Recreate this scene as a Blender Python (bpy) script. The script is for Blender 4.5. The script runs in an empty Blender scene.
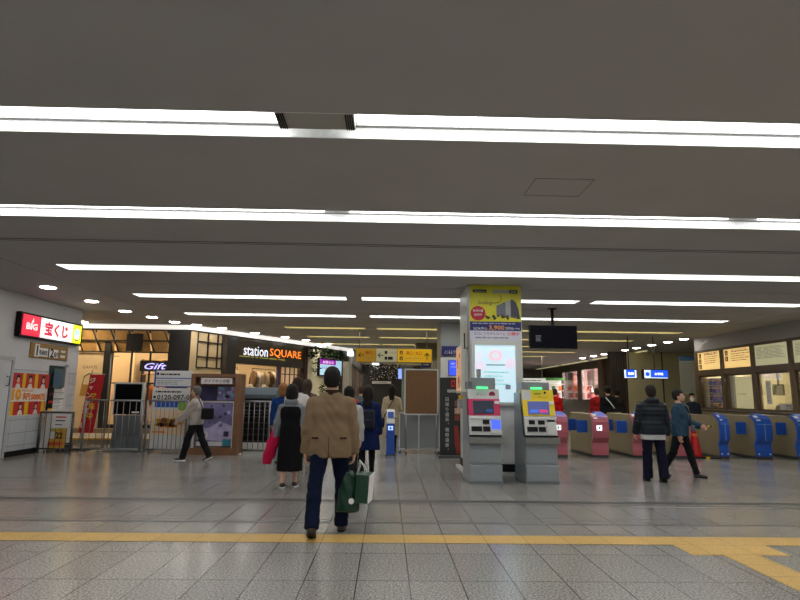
import bpy, bmesh, math, random
import numpy as np
from mathutils import Vector, Matrix
random.seed(7); np.random.seed(7)
SC = bpy.context.scene; COL = SC.collection; R = math.radians; PI = math.pi

# ------------------------------------------------------------------ camera, world, exposure
F, H, PITCH, YAW, ROLL = 577.0, 1.45, 9.35, 1.2, 0.7
CAMROT = Matrix.Rotation(R(-YAW), 3, 'Z') @ Matrix.Rotation(R(90 + PITCH), 3, 'X') @ Matrix.Rotation(R(ROLL), 3, 'Z')
cam = bpy.data.objects.new('camera', bpy.data.cameras.new('camera')); COL.objects.link(cam)
cam.matrix_world = Matrix.Translation((0, 0, H)) @ CAMROT.to_4x4()
cam.data.sensor_width = 36; cam.data.lens = F * 36 / 800; cam.data.clip_end = 200
SC.camera = cam
w = bpy.data.worlds.new('world'); SC.world = w; w.use_nodes = True
w.node_tree.nodes['Background'].inputs[0].default_value = (.55, .57, .6, 1)
w.node_tree.nodes['Background'].inputs[1].default_value = .05
SC.view_settings.view_transform = 'Standard'; SC.view_settings.look = 'None'
SC.view_settings.exposure = 0.0; SC.view_settings.gamma = 1.0; SC.view_settings.use_curve_mapping = False
LAMP = 7.0          # radiance of the ceiling strips
CZ = 3.6            # ceiling height

# ------------------------------------------------------------------ survey helpers: measured sight lines -> places on real planes
def ray(x, y): return CAMROT @ Vector(((x - 400) / F, -(y - 300) / F, -1))
def onZ(x, y, z=0.0): d = ray(x, y); t = (z - H) / d.z; return (d.x * t, d.y * t)
def onY(x, y, Y): d = ray(x, y); t = Y / d.y; return (d.x * t, H + d.z * t)
def onX(x, y, X): d = ray(x, y); t = X / d.x; return (d.y * t, H + d.z * t)
def onseg(x, y, A, B):
    d = ray(x, y); ux, uy = B[0] - A[0], B[1] - A[1]; L = math.hypot(ux, uy); ux /= L; uy /= L
    t = (A[0] * uy - A[1] * ux) / (d.x * uy - d.y * ux)
    return ((d.x * t - A[0]) * ux + (d.y * t - A[1]) * uy, H + d.z * t)

# ------------------------------------------------------------------ materials
MATS = {}
def mat(name, col, rough=.5, metal=0.0, var=.06, scale=30, bump=0.0, bscale=None, emit=0.0, coat=0.0, spec=.5, alpha=1.0, trans=0.0):
    if name in MATS: return MATS[name]
    m = bpy.data.materials.new(name); m.use_nodes = True; nt = m.node_tree; N = nt.nodes; Lk = nt.links
    b = N['Principled BSDF']
    tc = N.new('ShaderNodeTexCoord'); nz = N.new('ShaderNodeTexNoise'); nz.inputs['Scale'].default_value = scale; nz.inputs['Detail'].default_value = 3
    Lk.new(tc.outputs['Object'], nz.inputs['Vector'])
    cr = N.new('ShaderNodeValToRGB'); cr.color_ramp.elements[0].position = .3; cr.color_ramp.elements[1].position = .7
    c0 = [max(0, c * (1 - var)) for c in col]; c1 = [min(1, c * (1 + var)) for c in col]
    cr.color_ramp.elements[0].color = (*c0, 1); cr.color_ramp.elements[1].color = (*c1, 1)
    Lk.new(nz.outputs['Fac'], cr.inputs[0]); Lk.new(cr.outputs[0], b.inputs['Base Color'])
    b.inputs['Roughness'].default_value = rough; b.inputs['Metallic'].default_value = metal
    b.inputs['Coat Weight'].default_value = coat; b.inputs['Specular IOR Level'].default_value = spec
    b.inputs['Alpha'].default_value = alpha; b.inputs['Transmission Weight'].default_value = trans
    if emit:
        Lk.new(cr.outputs[0], b.inputs['Emission Color']); b.inputs['Emission Strength'].default_value = emit
    if bump:
        n2 = N.new('ShaderNodeTexNoise'); n2.inputs['Scale'].default_value = bscale or scale * 2; n2.inputs['Detail'].default_value = 4
        Lk.new(tc.outputs['Object'], n2.inputs['Vector'])
        bp = N.new('ShaderNodeBump'); bp.inputs['Strength'].default_value = bump; bp.inputs['Distance'].default_value = .01
        Lk.new(n2.outputs['Fac'], bp.inputs['Height']); Lk.new(bp.outputs[0], b.inputs['Normal'])
    MATS[name] = m; return m

def tile_mat(name, col, mortar, bw, rh, ox=0.0, oy=0.0, rough=.3, ms=.004, speck=0.0, sscale=160, axes='xy', offset=0.0, var=.05):
    m = bpy.data.materials.new(name); m.use_nodes = True; nt = m.node_tree; N = nt.nodes; Lk = nt.links
    b = N['Principled BSDF']; tc = N.new('ShaderNodeTexCoord')
    sx = N.new('ShaderNodeSeparateXYZ'); cx = N.new('ShaderNodeCombineXYZ'); Lk.new(tc.outputs['Object'], sx.inputs[0])
    def add(o, v):
        a = N.new('ShaderNodeMath'); a.operation = 'ADD'; a.inputs[1].default_value = v; Lk.new(o, a.inputs[0]); return a.outputs[0]
    Lk.new(add(sx.outputs[axes[0].upper()], ox), cx.inputs[0]); Lk.new(add(sx.outputs[axes[1].upper()], oy), cx.inputs[1])
    br = N.new('ShaderNodeTexBrick'); br.offset = offset; br.squash = 1; Lk.new(cx.outputs[0], br.inputs['Vector'])
    br.inputs['Scale'].default_value = 1; br.inputs['Brick Width'].default_value = bw; br.inputs['Row Height'].default_value = rh
    br.inputs['Mortar Size'].default_value = ms; br.inputs['Mortar Smooth'].default_value = .1; br.inputs['Bias'].default_value = 0
    br.inputs['Color1'].default_value = (*[c * (1 - var) for c in col], 1); br.inputs['Color2'].default_value = (*[min(1, c * (1 + var)) for c in col], 1)
    br.inputs['Mortar'].default_value = (*mortar, 1)
    out = br.outputs['Color']
    if speck:
        nz = N.new('ShaderNodeTexNoise'); nz.inputs['Scale'].default_value = sscale; nz.inputs['Detail'].default_value = 2; Lk.new(tc.outputs['Object'], nz.inputs['Vector'])
        cr = N.new('ShaderNodeValToRGB'); e = cr.color_ramp.elements; e[0].position = .36; e[1].position = .62
        e[0].color = (1 - speck,) * 3 + (1,); e[1].color = (1 + speck * .7,) * 3 + (1,); Lk.new(nz.outputs['Fac'], cr.inputs[0])
        n3 = N.new('ShaderNodeTexNoise'); n3.inputs['Scale'].default_value = .8; n3.inputs['Detail'].default_value = 3; Lk.new(tc.outputs['Object'], n3.inputs['Vector'])
        mr = N.new('ShaderNodeMapRange'); mr.inputs[3].default_value = .9; mr.inputs[4].default_value = 1.1; Lk.new(n3.outputs['Fac'], mr.inputs[0])
        mx = N.new('ShaderNodeMix'); mx.data_type = 'RGBA'; mx.blend_type = 'MULTIPLY'; mx.inputs[0].default_value = 1
        Lk.new(out, mx.inputs[6]); Lk.new(cr.outputs[0], mx.inputs[7]); out = mx.outputs[2]
        vm = N.new('ShaderNodeVectorMath'); vm.operation = 'SCALE'; Lk.new(out, vm.inputs[0]); Lk.new(mr.outputs[0], vm.inputs['Scale']); out = vm.outputs[0]
        r2 = N.new('ShaderNodeMapRange'); r2.inputs[3].default_value = rough * .8; r2.inputs[4].default_value = rough * 1.25; Lk.new(n3.outputs['Fac'], r2.inputs[0]); Lk.new(r2.outputs[0], b.inputs['Roughness'])
    else: b.inputs['Roughness'].default_value = rough
    Lk.new(out, b.inputs['Base Color']); MATS[name] = m; return m

def c8(r, g, b):   # display colour -> linear albedo
    f = lambda v: ((v / 255 + .055) / 1.055) ** 2.4 if v > 10 else v / 255 / 12.92
    return (f(r), f(g), f(b))

# ------------------------------------------------------------------ mesh builder
class MB:
    def __init__(s): s.bm = bmesh.new(); s.mats = []
    def mi(s, m):
        if m not in s.mats: s.mats.append(m)
        return s.mats.index(m)
    def fin(s, faces, m, smooth=False):
        i = s.mi(m)
        for f in faces: f.material_index = i; f.smooth = smooth
    def box(s, x0, x1, y0, y1, z0, z1, m, bev=0.0, M=None, seg=2):
        v = [s.bm.verts.new(Vector(p)) for p in [(x0, y0, z0), (x1, y0, z0), (x1, y1, z0), (x0, y1, z0), (x0, y0, z1), (x1, y0, z1), (x1, y1, z1), (x0, y1, z1)]]
        fs = [s.bm.faces.new([v[i] for i in q]) for q in [(3, 2, 1, 0), (4, 5, 6, 7), (0, 1, 5, 4), (1, 2, 6, 5), (2, 3, 7, 6), (3, 0, 4, 7)]]
        s.fin(fs, m)
        if bev:
            es = {e for f in fs for e in f.edges}
            r = bmesh.ops.bevel(s.bm, geom=list(es), offset=bev, segments=seg, affect='EDGES', profile=.5)
            s.fin(r['faces'], m, True); vs = {q for f in r['faces'] for q in f.verts} | {q for q in v if q.is_valid}
        else: vs = set(v)
        if M is not None:
            for q in vs: q.co = M @ q.co
        return s
    def prism(s, pts, a0, a1, m, axis='x', bev=0.0):
        # pts: profile; axis x -> (y,z) ; axis y -> (x,z) ; axis z -> (x,y)
        mk = {'x': lambda a, p: (a, p[0], p[1]), 'y': lambda a, p: (p[0], a, p[1]), 'z': lambda a, p: (p[0], p[1], a)}[axis]
        A = [s.bm.verts.new(mk(a0, p)) for p in pts]; B = [s.bm.verts.new(mk(a1, p)) for p in pts]; n = len(pts)
        fs = [s.bm.faces.new(A[::-1]), s.bm.faces.new(B)] + [s.bm.faces.new([A[i], A[(i + 1) % n], B[(i + 1) % n], B[i]]) for i in range(n)]
        bmesh.ops.recalc_face_normals(s.bm, faces=fs); s.fin(fs, m)
        if bev:
            es = {e for f in fs for e in f.edges}
            r = bmesh.ops.bevel(s.bm, geom=list(es), offset=bev, segments=2, affect='EDGES', profile=.5); s.fin(r['faces'], m, True)
        return s
    def quad(s, p, m):
        v = [s.bm.verts.new(q) for q in p]; s.fin([s.bm.faces.new(v)], m); return s
    def tube(s, pts, r, m, n=8, caps=True):
        pts = [Vector(p) for p in pts]; rs = r if isinstance(r, (list, tuple)) else [r] * len(pts); rings = []
        up = Vector((0, 0, 1))
        for i, p in enumerate(pts):
            d = (pts[min(i + 1, len(pts) - 1)] - pts[max(i - 1, 0)]).normalized()
            a = d.cross(up) if abs(d.dot(up)) < .95 else d.cross(Vector((0, 1, 0)))
            a.normalize(); b = d.cross(a)
            rings.append([s.bm.verts.new(p + (a * math.cos(t) + b * math.sin(t)) * rs[i]) for t in [2 * PI * k / n for k in range(n)]])
        fs = [s.bm.faces.new([A[k], A[(k + 1) % n], B[(k + 1) % n], B[k]]) for A, B in zip(rings, rings[1:]) for k in range(n)]
        if caps:
            cf = [s.bm.faces.new(rings[0][::-1]), s.bm.faces.new(rings[-1])]; s.fin(cf, m)
        else: cf = []
        bmesh.ops.recalc_face_normals(s.bm, faces=fs + cf); s.fin(fs, m, True); return s
    def lathe(s, prof, m, c=(0, 0, 0), n=20, sx=1, sy=1):
        rings = [[s.bm.verts.new((c[0] + r * sx * math.cos(t), c[1] + r * sy * math.sin(t), c[2] + z)) for t in [2 * PI * k / n for k in range(n)]] for r, z in prof]
        fs = [s.bm.faces.new([A[k], A[(k + 1) % n], B[(k + 1) % n], B[k]]) for A, B in zip(rings, rings[1:]) for k in range(n)]
        s.fin(fs, m, True)
        s.fin([s.bm.faces.new(rings[0][::-1]), s.bm.faces.new(rings[-1])], m); return s
    def disc(s, x, z, r, y, m, n=24, t=.004, sx=1):
        return s.prism([(x + sx * r * math.cos(2 * PI * k / n), z + r * math.sin(2 * PI * k / n)) for k in range(n)], y, y + t, m, 'y')
    def ball(s, c, r, m, sc=(1, 1, 1), n=12):
        g = bmesh.ops.create_uvsphere(s.bm, u_segments=n, v_segments=max(6, n // 2 + 2), radius=r)
        for v in g['verts']: v.co = Vector((v.co.x * sc[0] + c[0], v.co.y * sc[1] + c[1], v.co.z * sc[2] + c[2]))
        s.fin({f for v in g['verts'] for f in v.link_faces}, m, True); return s
    def build(s, name, parent=None, *a, **kw):
        me = bpy.data.meshes.new(name); s.bm.to_mesh(me); s.bm.free()
        for m in s.mats: me.materials.append(m)
        return link(name, me, parent, *a, **kw)

def link(name, me, parent=None, label=None, cat=None, group=None, kind=None, loc=None, rz=None):
    o = bpy.data.objects.new(name, me); COL.objects.link(o)
    if parent is not None: o.parent = parent
    if loc: o.location = loc
    if rz is not None: o.rotation_euler = (0, 0, rz)
    return tag(o, label, cat, group, kind)
def tag(o, label=None, cat=None, group=None, kind=None):
    if label: o['label'] = label
    if cat: o['category'] = cat
    if group: o['group'] = group
    if kind: o['kind'] = kind
    return o
def thing(name, label, cat, loc=(0, 0, 0), rz=0.0, group=None): return link(name, None, None, label, cat, group, None, loc, rz)
def box(name, par, x0, x1, y0, y1, z0, z1, m, bev=0.0, **kw): return MB().box(x0, x1, y0, y1, z0, z1, m, bev).build(name, par, **kw)
def struct(name, mb, **kw): return mb.build(name, None, kind='structure', **kw)

def text(s, parent, x, z, y, m, h=None, wid=None, size=None, align='CENTER', name='lettering', bold=0.0, shear=0.0, thick=.0015, label=None, flip=False):
    """flat lettering facing local -Y; (x,z) centre (or left) of the line, h = height of the line of glyphs, wid = its width"""
    cu = bpy.data.curves.new(name, 'FONT'); cu.body = s; cu.size = 1; cu.extrude = .02; cu.offset = bold; cu.shear = shear; cu.resolution_u = 2
    t = bpy.data.objects.new(name, cu); COL.objects.link(t); bpy.context.view_layer.update()
    me = bpy.data.meshes.new_from_object(t.evaluated_get(bpy.context.evaluated_depsgraph_get()))
    bpy.data.objects.remove(t); bpy.data.curves.remove(cu)
    n = len(me.vertices)
    if n == 0: return None
    co = np.empty(n * 3, 'f'); me.vertices.foreach_get('co', co); co = co.reshape(-1, 3)
    lo, hi = co.min(0), co.max(0); W, Hh = hi[0] - lo[0], hi[1] - lo[1]
    ky = (h / Hh) if h else (size or wid / W); kx = (wid / W) if wid else ky
    ox = {'CENTER': (lo[0] + hi[0]) / 2, 'LEFT': lo[0], 'RIGHT': hi[0]}[align]
    px = (co[:, 0] - ox) * kx + x; pz = (co[:, 1] - (lo[1] + hi[1]) / 2) * ky + z; py = y - (co[:, 2] / .02) * thick
    me.vertices.foreach_set('co', np.stack([px, py, pz], 1).astype('f').ravel()); me.materials.clear(); me.materials.append(m); me.update()
    return link(name, me, parent, label)
def lines(mb, x0, x1, z0, z1, n, y, m, seed=0, fill=.5):
    """small print too fine to read: rows of short dashes on a sheet"""
    rr = random.Random(seed); dz = (z1 - z0) / n
    for i in range(n):
        z = z1 - (i + .5) * dz; x = x0; end = x1 - rr.random() * (x1 - x0) * .3
        while x < end:
            L = min(rr.uniform(.03, .16) * (x1 - x0) + .003, end - x)
            mb.box(x, x + L, y - .001, y, z - dz * fill / 2, z + dz * fill / 2, m); x += L + (x1 - x0) * .02
    return mb
def copy_tree(o, parent=None):
    c = o.copy(); COL.objects.link(c); c.parent = parent
    for ch in list(o.children): copy_tree(ch, c)
    return c

WHITE = mat('white_paint', (.72, .72, .71), .5); BLACK = mat('black_plastic', (.010, .010, .011), .45, spec=.15)
STEEL = mat('brushed_steel', (.30, .30, .30), .4, .9, .1, 12); DSTEEL = mat('dark_steel', (.12, .12, .12), .4, .9)
GREY = mat('grey_panel', (.36, .37, .38), .45); DGREY = mat('charcoal_panel', (.06, .065, .07), .45)
INK = mat('black_ink', (.02, .02, .025), .6); INKG = mat('grey_ink', (.22, .23, .25), .6); PAPER = mat('white_paper', (.75, .75, .74), .7)
REDP = mat('red_print', c8(205, 30, 35), .5); YELP = mat('yellow_print', c8(235, 190, 20), .5); NAVY = mat('navy_print', c8(20, 30, 105), .5)
BROWN = mat('brown_print', c8(90, 60, 35), .6); ORANGE = mat('orange_print', c8(235, 120, 20), .5); GREENP = mat('green_print', c8(60, 140, 50), .6)
BLUEP = mat('blue_print', c8(40, 90, 180), .5); SKINP = mat('printed_skin_tone', c8(225, 180, 150), .6)
def glow(name, col, e, var=.02): return mat(name, col, .4, 0, var, 5, emit=e)

# ================================================================== STRUCTURE
M_floor = tile_mat('granite_floor', c8(138, 135, 130), (.022, .022, .02), .413, .80, ox=-.2 + .413 * 60, oy=-4.86 + .8 * 30, rough=.2, ms=.0045, speck=.5, sscale=58)
M_ceil = mat('ceiling_paint', (.425, .41, .40), .7, 0, .03, 1.5)
M_wallw = mat('wall_paint_white', (.60, .61, .64), .55, 0, .03, 2)
M_tile = tile_mat('wall_tile_grey', c8(190, 194, 200), c8(110, 113, 118), .60, .28, oy=.05, rough=.3, ms=.005, axes='yz', var=.05)
M_khaki = mat('khaki_panel', c8(200, 190, 148), .55, 0, .05, 2)
M_brownf = mat('brown_anodised_frame', c8(104, 86, 68), .4, .1)
M_black = mat('shop_black', (.015, .014, .014), .45)

struct('floor', MB().box(-16, 16, -6, 75, -.1, 0, M_floor))
# yellow tactile path let into the floor
M_yel = tile_mat('tactile_yellow', c8(196, 158, 84), c8(120, 96, 50), .413, .34, ox=-.2 + .413 * 60, oy=-6.03 + .34 * 60, rough=.45, ms=.004, speck=.22, sscale=70)
yb = MB().box(-12, 11.2, 6.03, 6.37, .0, .004, M_yel)
yb.box(2.89, 3.82, 5.66, 6.03, .0, .004, M_yel)
yb.box(3.19, 3.53, -5, 5.66, .0, .004, M_yel)
struct('trim_1', yb)
M_jsdark = mat('joint_and_shade_dark', (.06, .06, .058), .4); M_jmet = mat('joint_metal', (.5, .5, .5), .3, .9)
jb = MB().box(-12, 11.2, 8.26, 8.42, 0, .003, M_jsdark).box(-12, 11.2, 8.15, 8.165, 0, .003, M_jsdark).box(3.2, 11.2, 8.02, 8.045, 0, .005, M_jmet)
jb.box(-12, 11.2, 6.93, 6.98, 0, .002, M_jsdark).box(-12, 11.2, 7.1, 7.11, 0, .002, M_jsdark)  # wider near strip paints a shadow-like band; the thin one is a joint
jb.box(-12, 11.2, 9.05, 9.06, 0, .002, M_jsdark).box(-12, 11.2, 10.2, 10.21, 0, .002, M_jsdark)
struct('trim_2', jb)

# ceiling with a recessed trough for every strip light
ROWS = [(-3.4, -2.95, -5.7, 9.6, 0), (-1.0, -.55, -5.7, 9.6, 0), (1.55, 2.0, -5.7, 9.6, 0), (4.19, 4.64, -5.7, 9.6, 0), (6.6, 7.05, -5.7, 9.6, 0),
        (9.82, 10.27, -5.75, 9.6, 0), (12.75, 13.2, -5.7, 9.6, 0), (15.75, 16.2, -5.6, 9.55, 0),
        (18.75, 19.2, -3.4, 9.8, 1), (21.7, 22.15, -3.05, 9.4, 1), (24.8, 25.25, -3.0, 6.8, 1), (27.8, 28.25, -1.6, 9.2, 1), (31, 31.45, -1.6, 8.6, 1), (34.2, 34.65, -1.6, 8.0, 1), (37.4, 37.85, -1.6, 7.5, 1), (40.6, 41.05, -1.6, 7, 1)]
cb = MB(); y = -6.0; TD = .12
for (a, b, x0, x1, wm) in ROWS:
    cb.box(-16, 16, y, a, CZ, CZ + .3, M_ceil); cb.box(-16, x0, a, b, CZ, CZ + .3, M_ceil); cb.box(x1, 16, a, b, CZ, CZ + .3, M_ceil)
    cb.box(x0, x1, a, b, CZ + TD + .03, CZ + .3, M_ceil); y = b
cb.box(-16, 16, y, 75, CZ, CZ + .3, M_ceil)
struct('ceiling', cb)
M_seam = mat('ceiling_seam', (.12, .115, .11), .7)
sb = MB().box(-8.3, 11.3, 8.13, 8.16, CZ - .004, CZ, M_seam).box(-8.3, 11.3, 8.22, 8.24, CZ - .004, CZ, M_seam)
for yy in (11.5, 14.4, 17.4): sb.box(-5.7, 9.6, yy, yy + .006, CZ - .002, CZ, M_seam)
for xx in (-6.4, 10.2): sb.box(xx, xx + .008, 8.3, 28, CZ - .002, CZ, M_seam)
struct('trim_3', sb)

GL_W = glow('strip_diffuser_white', (1, .99, .96), LAMP); GL_Y = glow('strip_diffuser_warm', (1, .90, .62), 7.5)
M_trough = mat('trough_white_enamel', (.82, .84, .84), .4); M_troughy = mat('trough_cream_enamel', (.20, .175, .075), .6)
rown = ['nearest one in view, in two bright bands', 'second one in from the viewer', 'third one in, just before the square pillar', 'fourth one in, passing behind the square pillar', 'fifth one in, last of the white ones']
rowy = ['first of the yellowish ones', 'second yellowish one', 'third yellowish one', 'fourth yellowish one', 'fifth yellowish one', 'sixth yellowish one', 'seventh yellowish one', 'farthest yellowish one']
k = 0
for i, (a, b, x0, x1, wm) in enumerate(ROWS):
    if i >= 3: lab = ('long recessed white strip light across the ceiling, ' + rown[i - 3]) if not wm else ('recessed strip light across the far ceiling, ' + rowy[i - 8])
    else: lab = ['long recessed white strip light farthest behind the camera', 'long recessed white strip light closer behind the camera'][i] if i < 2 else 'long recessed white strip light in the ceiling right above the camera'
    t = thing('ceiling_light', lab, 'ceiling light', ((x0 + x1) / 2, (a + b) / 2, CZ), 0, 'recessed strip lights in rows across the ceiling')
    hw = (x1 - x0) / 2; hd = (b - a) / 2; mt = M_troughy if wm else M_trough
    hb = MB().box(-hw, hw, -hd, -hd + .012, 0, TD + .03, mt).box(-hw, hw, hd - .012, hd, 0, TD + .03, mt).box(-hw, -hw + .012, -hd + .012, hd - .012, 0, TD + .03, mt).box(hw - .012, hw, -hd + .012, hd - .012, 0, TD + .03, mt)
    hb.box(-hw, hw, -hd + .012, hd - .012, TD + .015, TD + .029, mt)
    hb.box(-hw, hw, hd - .05, hd - .012, TD - .02, TD + .015, mat('gap_shade_grey', (.25, .25, .25), .6))  # grey strip paints the shadowed gap between diffuser and far wall
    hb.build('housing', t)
    cuts = {3: [(-.92, -.28), (.68, .70), (3.2, 3.22), (-1.9, -1.88)], 4: [(-.82, -.5), (4.3, 4.7)], 5: [(-.75, -.6), (4.5, 4.75)], 6: [(-.95, -.6), (4.35, 4.7)], 7: [(-.9, -.5)], 8: [(-.75, -.35)], 9: [(-.7, -.3)]}.get(i, [(-.3, -.2)])
    if i >= 6:
        for (p, q) in cuts:
            if x0 < p and q < x1: box('blank_plate', t, p - (x0 + x1) / 2, q - (x0 + x1) / 2, -hd + .012, hd - .012, .002, TD, M_ceil)
    xs = sorted(cuts); segs = []; cur = x0 + .02
    for (p, q) in xs:
        if p > cur and q < x1: segs.append((cur, p)); cur = q
    segs.append((cur, x1 - .02))
    xm = (x0 + x1) / 2
    for (p, q) in segs: box('diffuser', t, p - xm, q - xm, -hd + .02, hd - .05, TD - .012, TD + .015, GL_Y if wm else GL_W)
# air vent that interrupts the nearest strip
t = thing('ceiling_vent', 'grey air vent with dark louvred ends set into the nearest ceiling strip', 'vent', (-.6, 4.41, CZ))
box('plate', t, -.31, .31, -.21, .06, .0, .06, mat('vent_grey', (.42, .40, .36), .6))
for sx in (-1, 1):
    vb = MB()
    for j in range(4): vb.box(sx * .27 - .03 + j * .017, sx * .27 - .022 + j * .017, -.2, .05, -.012, .0, BLACK)
    vb.build('louvre', t)
t = thing('access_hatch', 'square flush access hatch outlined in the ceiling right of the middle', 'hatch', (1.75, 5.7, CZ))
MB().box(-.3, .3, -.25, -.245, -.003, 0, M_seam).box(-.3, .3, .245, .25, -.003, 0, M_seam).box(-.3, -.295, -.25, .25, -.003, 0, M_seam).box(.295, .3, -.25, .25, -.003, 0, M_seam).build('rim', t)
box('panel', t, -.292, .292, -.242, .242, -.001, 0, M_ceil)

# downlights
GL_D = glow('downlight_lens', (1, .93, .84), 26.0)
def downlight(x, y, lab, grp):
    t = thing('downlight', lab, 'downlight', (x, y, CZ), 0, grp)
    MB().lathe([(.15, 0), (.19, 0), (.19, -.012), (.15, -.006)], M_trough, n=20).build('rim', t)
    MB().lathe([(.001, -.03), (.10, -.026), (.148, -.014), (.15, 0), (.001, 0)], GL_D, n=20).build('lens', t)
dl = [(-7.15, 12.09), (-7.15, 13.92), (-7.1, 15.6), (-6.85, 16.78), (-6.6, 17.9), (-6.15, 18.6), (-5.57, 19.42), (-4.79, 20.9), (-3.94, 22.24), (-3.3, 23.4), (-2.6, 25.1)]
dn = ['nearest, above the lottery sign', 'second from the left wall end', 'third, before the wall corner', 'fourth, where the row starts to bend', 'fifth, over the barriers', 'sixth, left of the shop name', 'seventh, above the brown case', 'eighth, above the shop name', 'ninth, right of the shop name', 'tenth, over the hanging plants', 'farthest, by the corridor mouth']
for (x, y), n_ in zip(dl, dn): downlight(x, y, 'round ceiling downlight along the shop front: ' + n_, 'downlights along the shop front')
dr = ['nearest to the ticket office', 'second from the ticket office', 'third from the ticket office', 'fourth from the ticket office', 'fifth from the ticket office', 'sixth from the ticket office', 'seventh from the ticket office', 'eighth from the ticket office', 'farthest from the ticket office']
for j, n_ in enumerate(dr): downlight(10.85, (20.84, 22.06, 23.43, 24.9, 26.1, 27.4, 28.7, 30.2, 31.9)[j], 'small round downlight in the right hand ceiling row, ' + n_, 'downlights on the right hand side')

# left wall (lottery booth): tiles below, paint above
struct('wall_left', MB().box(-8.7, -8.3, -6, 14.42, 0, 1.92, M_tile).box(-8.7, -8.3, -6, 15.75, 2.12, CZ, M_wallw).box(-8.7, -8.3, -6, 14.42, 1.92, 2.12, M_wallw)
       .box(-8.7, -8.3, 15.35, 15.75, 0, 1.92, M_tile).box(-8.7, -8.3, 15.35, 15.75, 1.92, 2.12, M_wallw).box(-8.7, -8.3, 14.42, 15.35, 0, .95, M_tile).box(-12, -8.7, 15.55, 15.75, 0, CZ, M_wallw))
struct('baseboard_left', MB().box(-8.3, -8.285, -6, 15.76, 0, .12, BLACK))
struct('wall_back', MB().box(-16, 16, -6.2, -6, 0, CZ, M_wallw))
t = link('door_1', None, kind='structure', loc=(-8.3, 12.35, 0), rz=PI / 2)
MB().box(-.9, .62, -.03, 0, .02, 2.1, M_wallw, .004).build('door_leaf', t)
MB().box(.62, .7, -.05, 0, 0, 2.18, mat('door_frame_grey', (.45, .46, .47), .4)).box(-.98, -.9, -.05, 0, 0, 2.18, MATS['door_frame_grey']).box(-.9, .62, -.05, 0, 2.1, 2.18, MATS['door_frame_grey']).build('door_frame', t)
MB().tube([(.52, -.03, 1.55), (.52, -.09, 1.55), (.52, -.09, 1.75), (.52, -.03, 1.75)], .012, DSTEEL).build('door_handle', t)

# right wall: plain header, ticket office front, low khaki wall
RX = 11.3
M_head = mat('header_paint', (.40, .385, .37), .6, 0, .03, 2)
struct('wall_right', MB().box(RX, RX + .3, -6, 21.0, 3.12, CZ, M_head).box(RX, RX + .3, -6, 21.0, 0, 1.02, mat('low_wall_khaki', c8(140, 130, 106), .3, .1, .06, 3)).box(RX, RX + .3, -6, 12.2, 1.02, 3.12, M_head))
struct('baseboard_right', MB().box(RX - .015, RX, -6, 21.0, 0, .1, BLACK))
struct('wall_far_right', MB().box(11.35, 17, 27.2, 27.5, 0, CZ, M_khaki).box(13.0, 13.06, 27.17, 27.2, 0, CZ, mat('khaki_dark', c8(90, 86, 62), .6)).box(10.55, 11.35, 27.2, 27.5, 0, CZ, mat('dark_wood', c8(52, 42, 34), .5)))
sb = MB()
for j in range(7): sb.box(10.57 + j * .11, 10.6 + j * .11, 27.16, 27.2, 0, CZ, mat('wood_slat', c8(78, 64, 50), .5))
struct('trim_4', sb)
# clear pillar
M_pil = mat('pillar_cladding', c8(204, 206, 200), .35, .05, .04, 1.5)
PX0, PX1, PY0, PY1 = 1.56, 2.61, 11.1, 12.35
struct('wall_pillar', MB().box(PX0, PX1, PY0, PY1, 0, CZ, M_pil, .01))
M_marb = mat('pillar_marble', c8(224, 225, 224), .25, 0, .16, 3.5)
struct('trim_5', MB().box(PX0 + .12, PX1 - .06, PY0 - .012, PY0, .2, 1.52, M_marb).box(PX0 + .02, PX1 - .02, PY0 - .02, PY0, .06, .2, BLACK)
       .box(PX0 - .06, PX1 + .04, PY0 - .10, PY0, 0, .05, mat('kerb_white', (.6, .6, .6), .4)).box(PX0 - .1, PX0, PY0 - .1, PY1, 0, .05, MATS['kerb_white']).box(PX0 - .012, PX0, PY0, PY1, .05, .2, BLACK)
       .box(PX0 - .012, PX0 + .03, PY0 - .012, PY0 + .02, .2, CZ, STEEL))
# second pillar behind
struct('wall_pillar_rear', MB().box(1.57, 2.9, 17.0, 18.2, 0, CZ, mat('pillar_rear_cladding', c8(140, 142, 138), .45), .01).box(1.57, 2.9, 16.99, 17.0, .02, 2.55, mat('pillar_rear_white', c8(205, 205, 200), .4)))
struct('wall_soffit', MB().box(1.2, 3.2, 24, 26, 3.0, CZ, mat('soffit_khaki', c8(120, 114, 92), .6)))

# ------------------------------------------------------------------ ticket office front on the right wall
M_cream = mat('office_cream', c8(226, 214, 172), .7); M_offw = mat('office_grey_white', (.6, .6, .56), .6)
struct('wall_office_back', MB().box(14.6, 14.8, 12, 21, 0, CZ, M_cream))
struct('wall_office_far', MB().box(RX + .3, 14.6, 20.85, 21, 0, CZ, M_cream))
struct('wall_office_near', MB().box(RX + .3, 14.6, 12, 12.15, 0, CZ, M_cream))
struct('ceiling_office', MB().box(RX + .3, 14.6, 12.15, 20.85, 2.96, 3.0, M_offw))
struct('trim_12', MB().box(RX - .03, RX + .16, 12.2, 21.0, 2.27, 2.46, M_brownf))
struct('trim_13', MB().box(RX - .03, RX + .16, 12.2, 21.0, 3.08, 3.16, M_brownf))
struct('trim_14', MB().box(RX - .05, RX + .16, 12.2, 21.0, 1.02, 1.1, M_brownf, .005).box(RX - .08, RX - .05, 12.2, 21.0, 1.06, 1.1, STEEL))
pb = MB()
for yy in (20.84, 19.2, 17.55, 15.85, 14.2, 12.6): pb.box(RX - .04, RX + .16, yy, yy + .17, 1.1, 3.08, M_brownf, .004)
struct('trim_6', pb)
M_glass = mat('clear_glass', (.95, .97, .96), .03, 0, 0, 5, trans=1.0, alpha=.22)
G_BA = glow('notice_board_warm', c8(240, 200, 130), .78); G_BC = glow('notice_board_pale', c8(205, 200, 160), .42)
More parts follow.
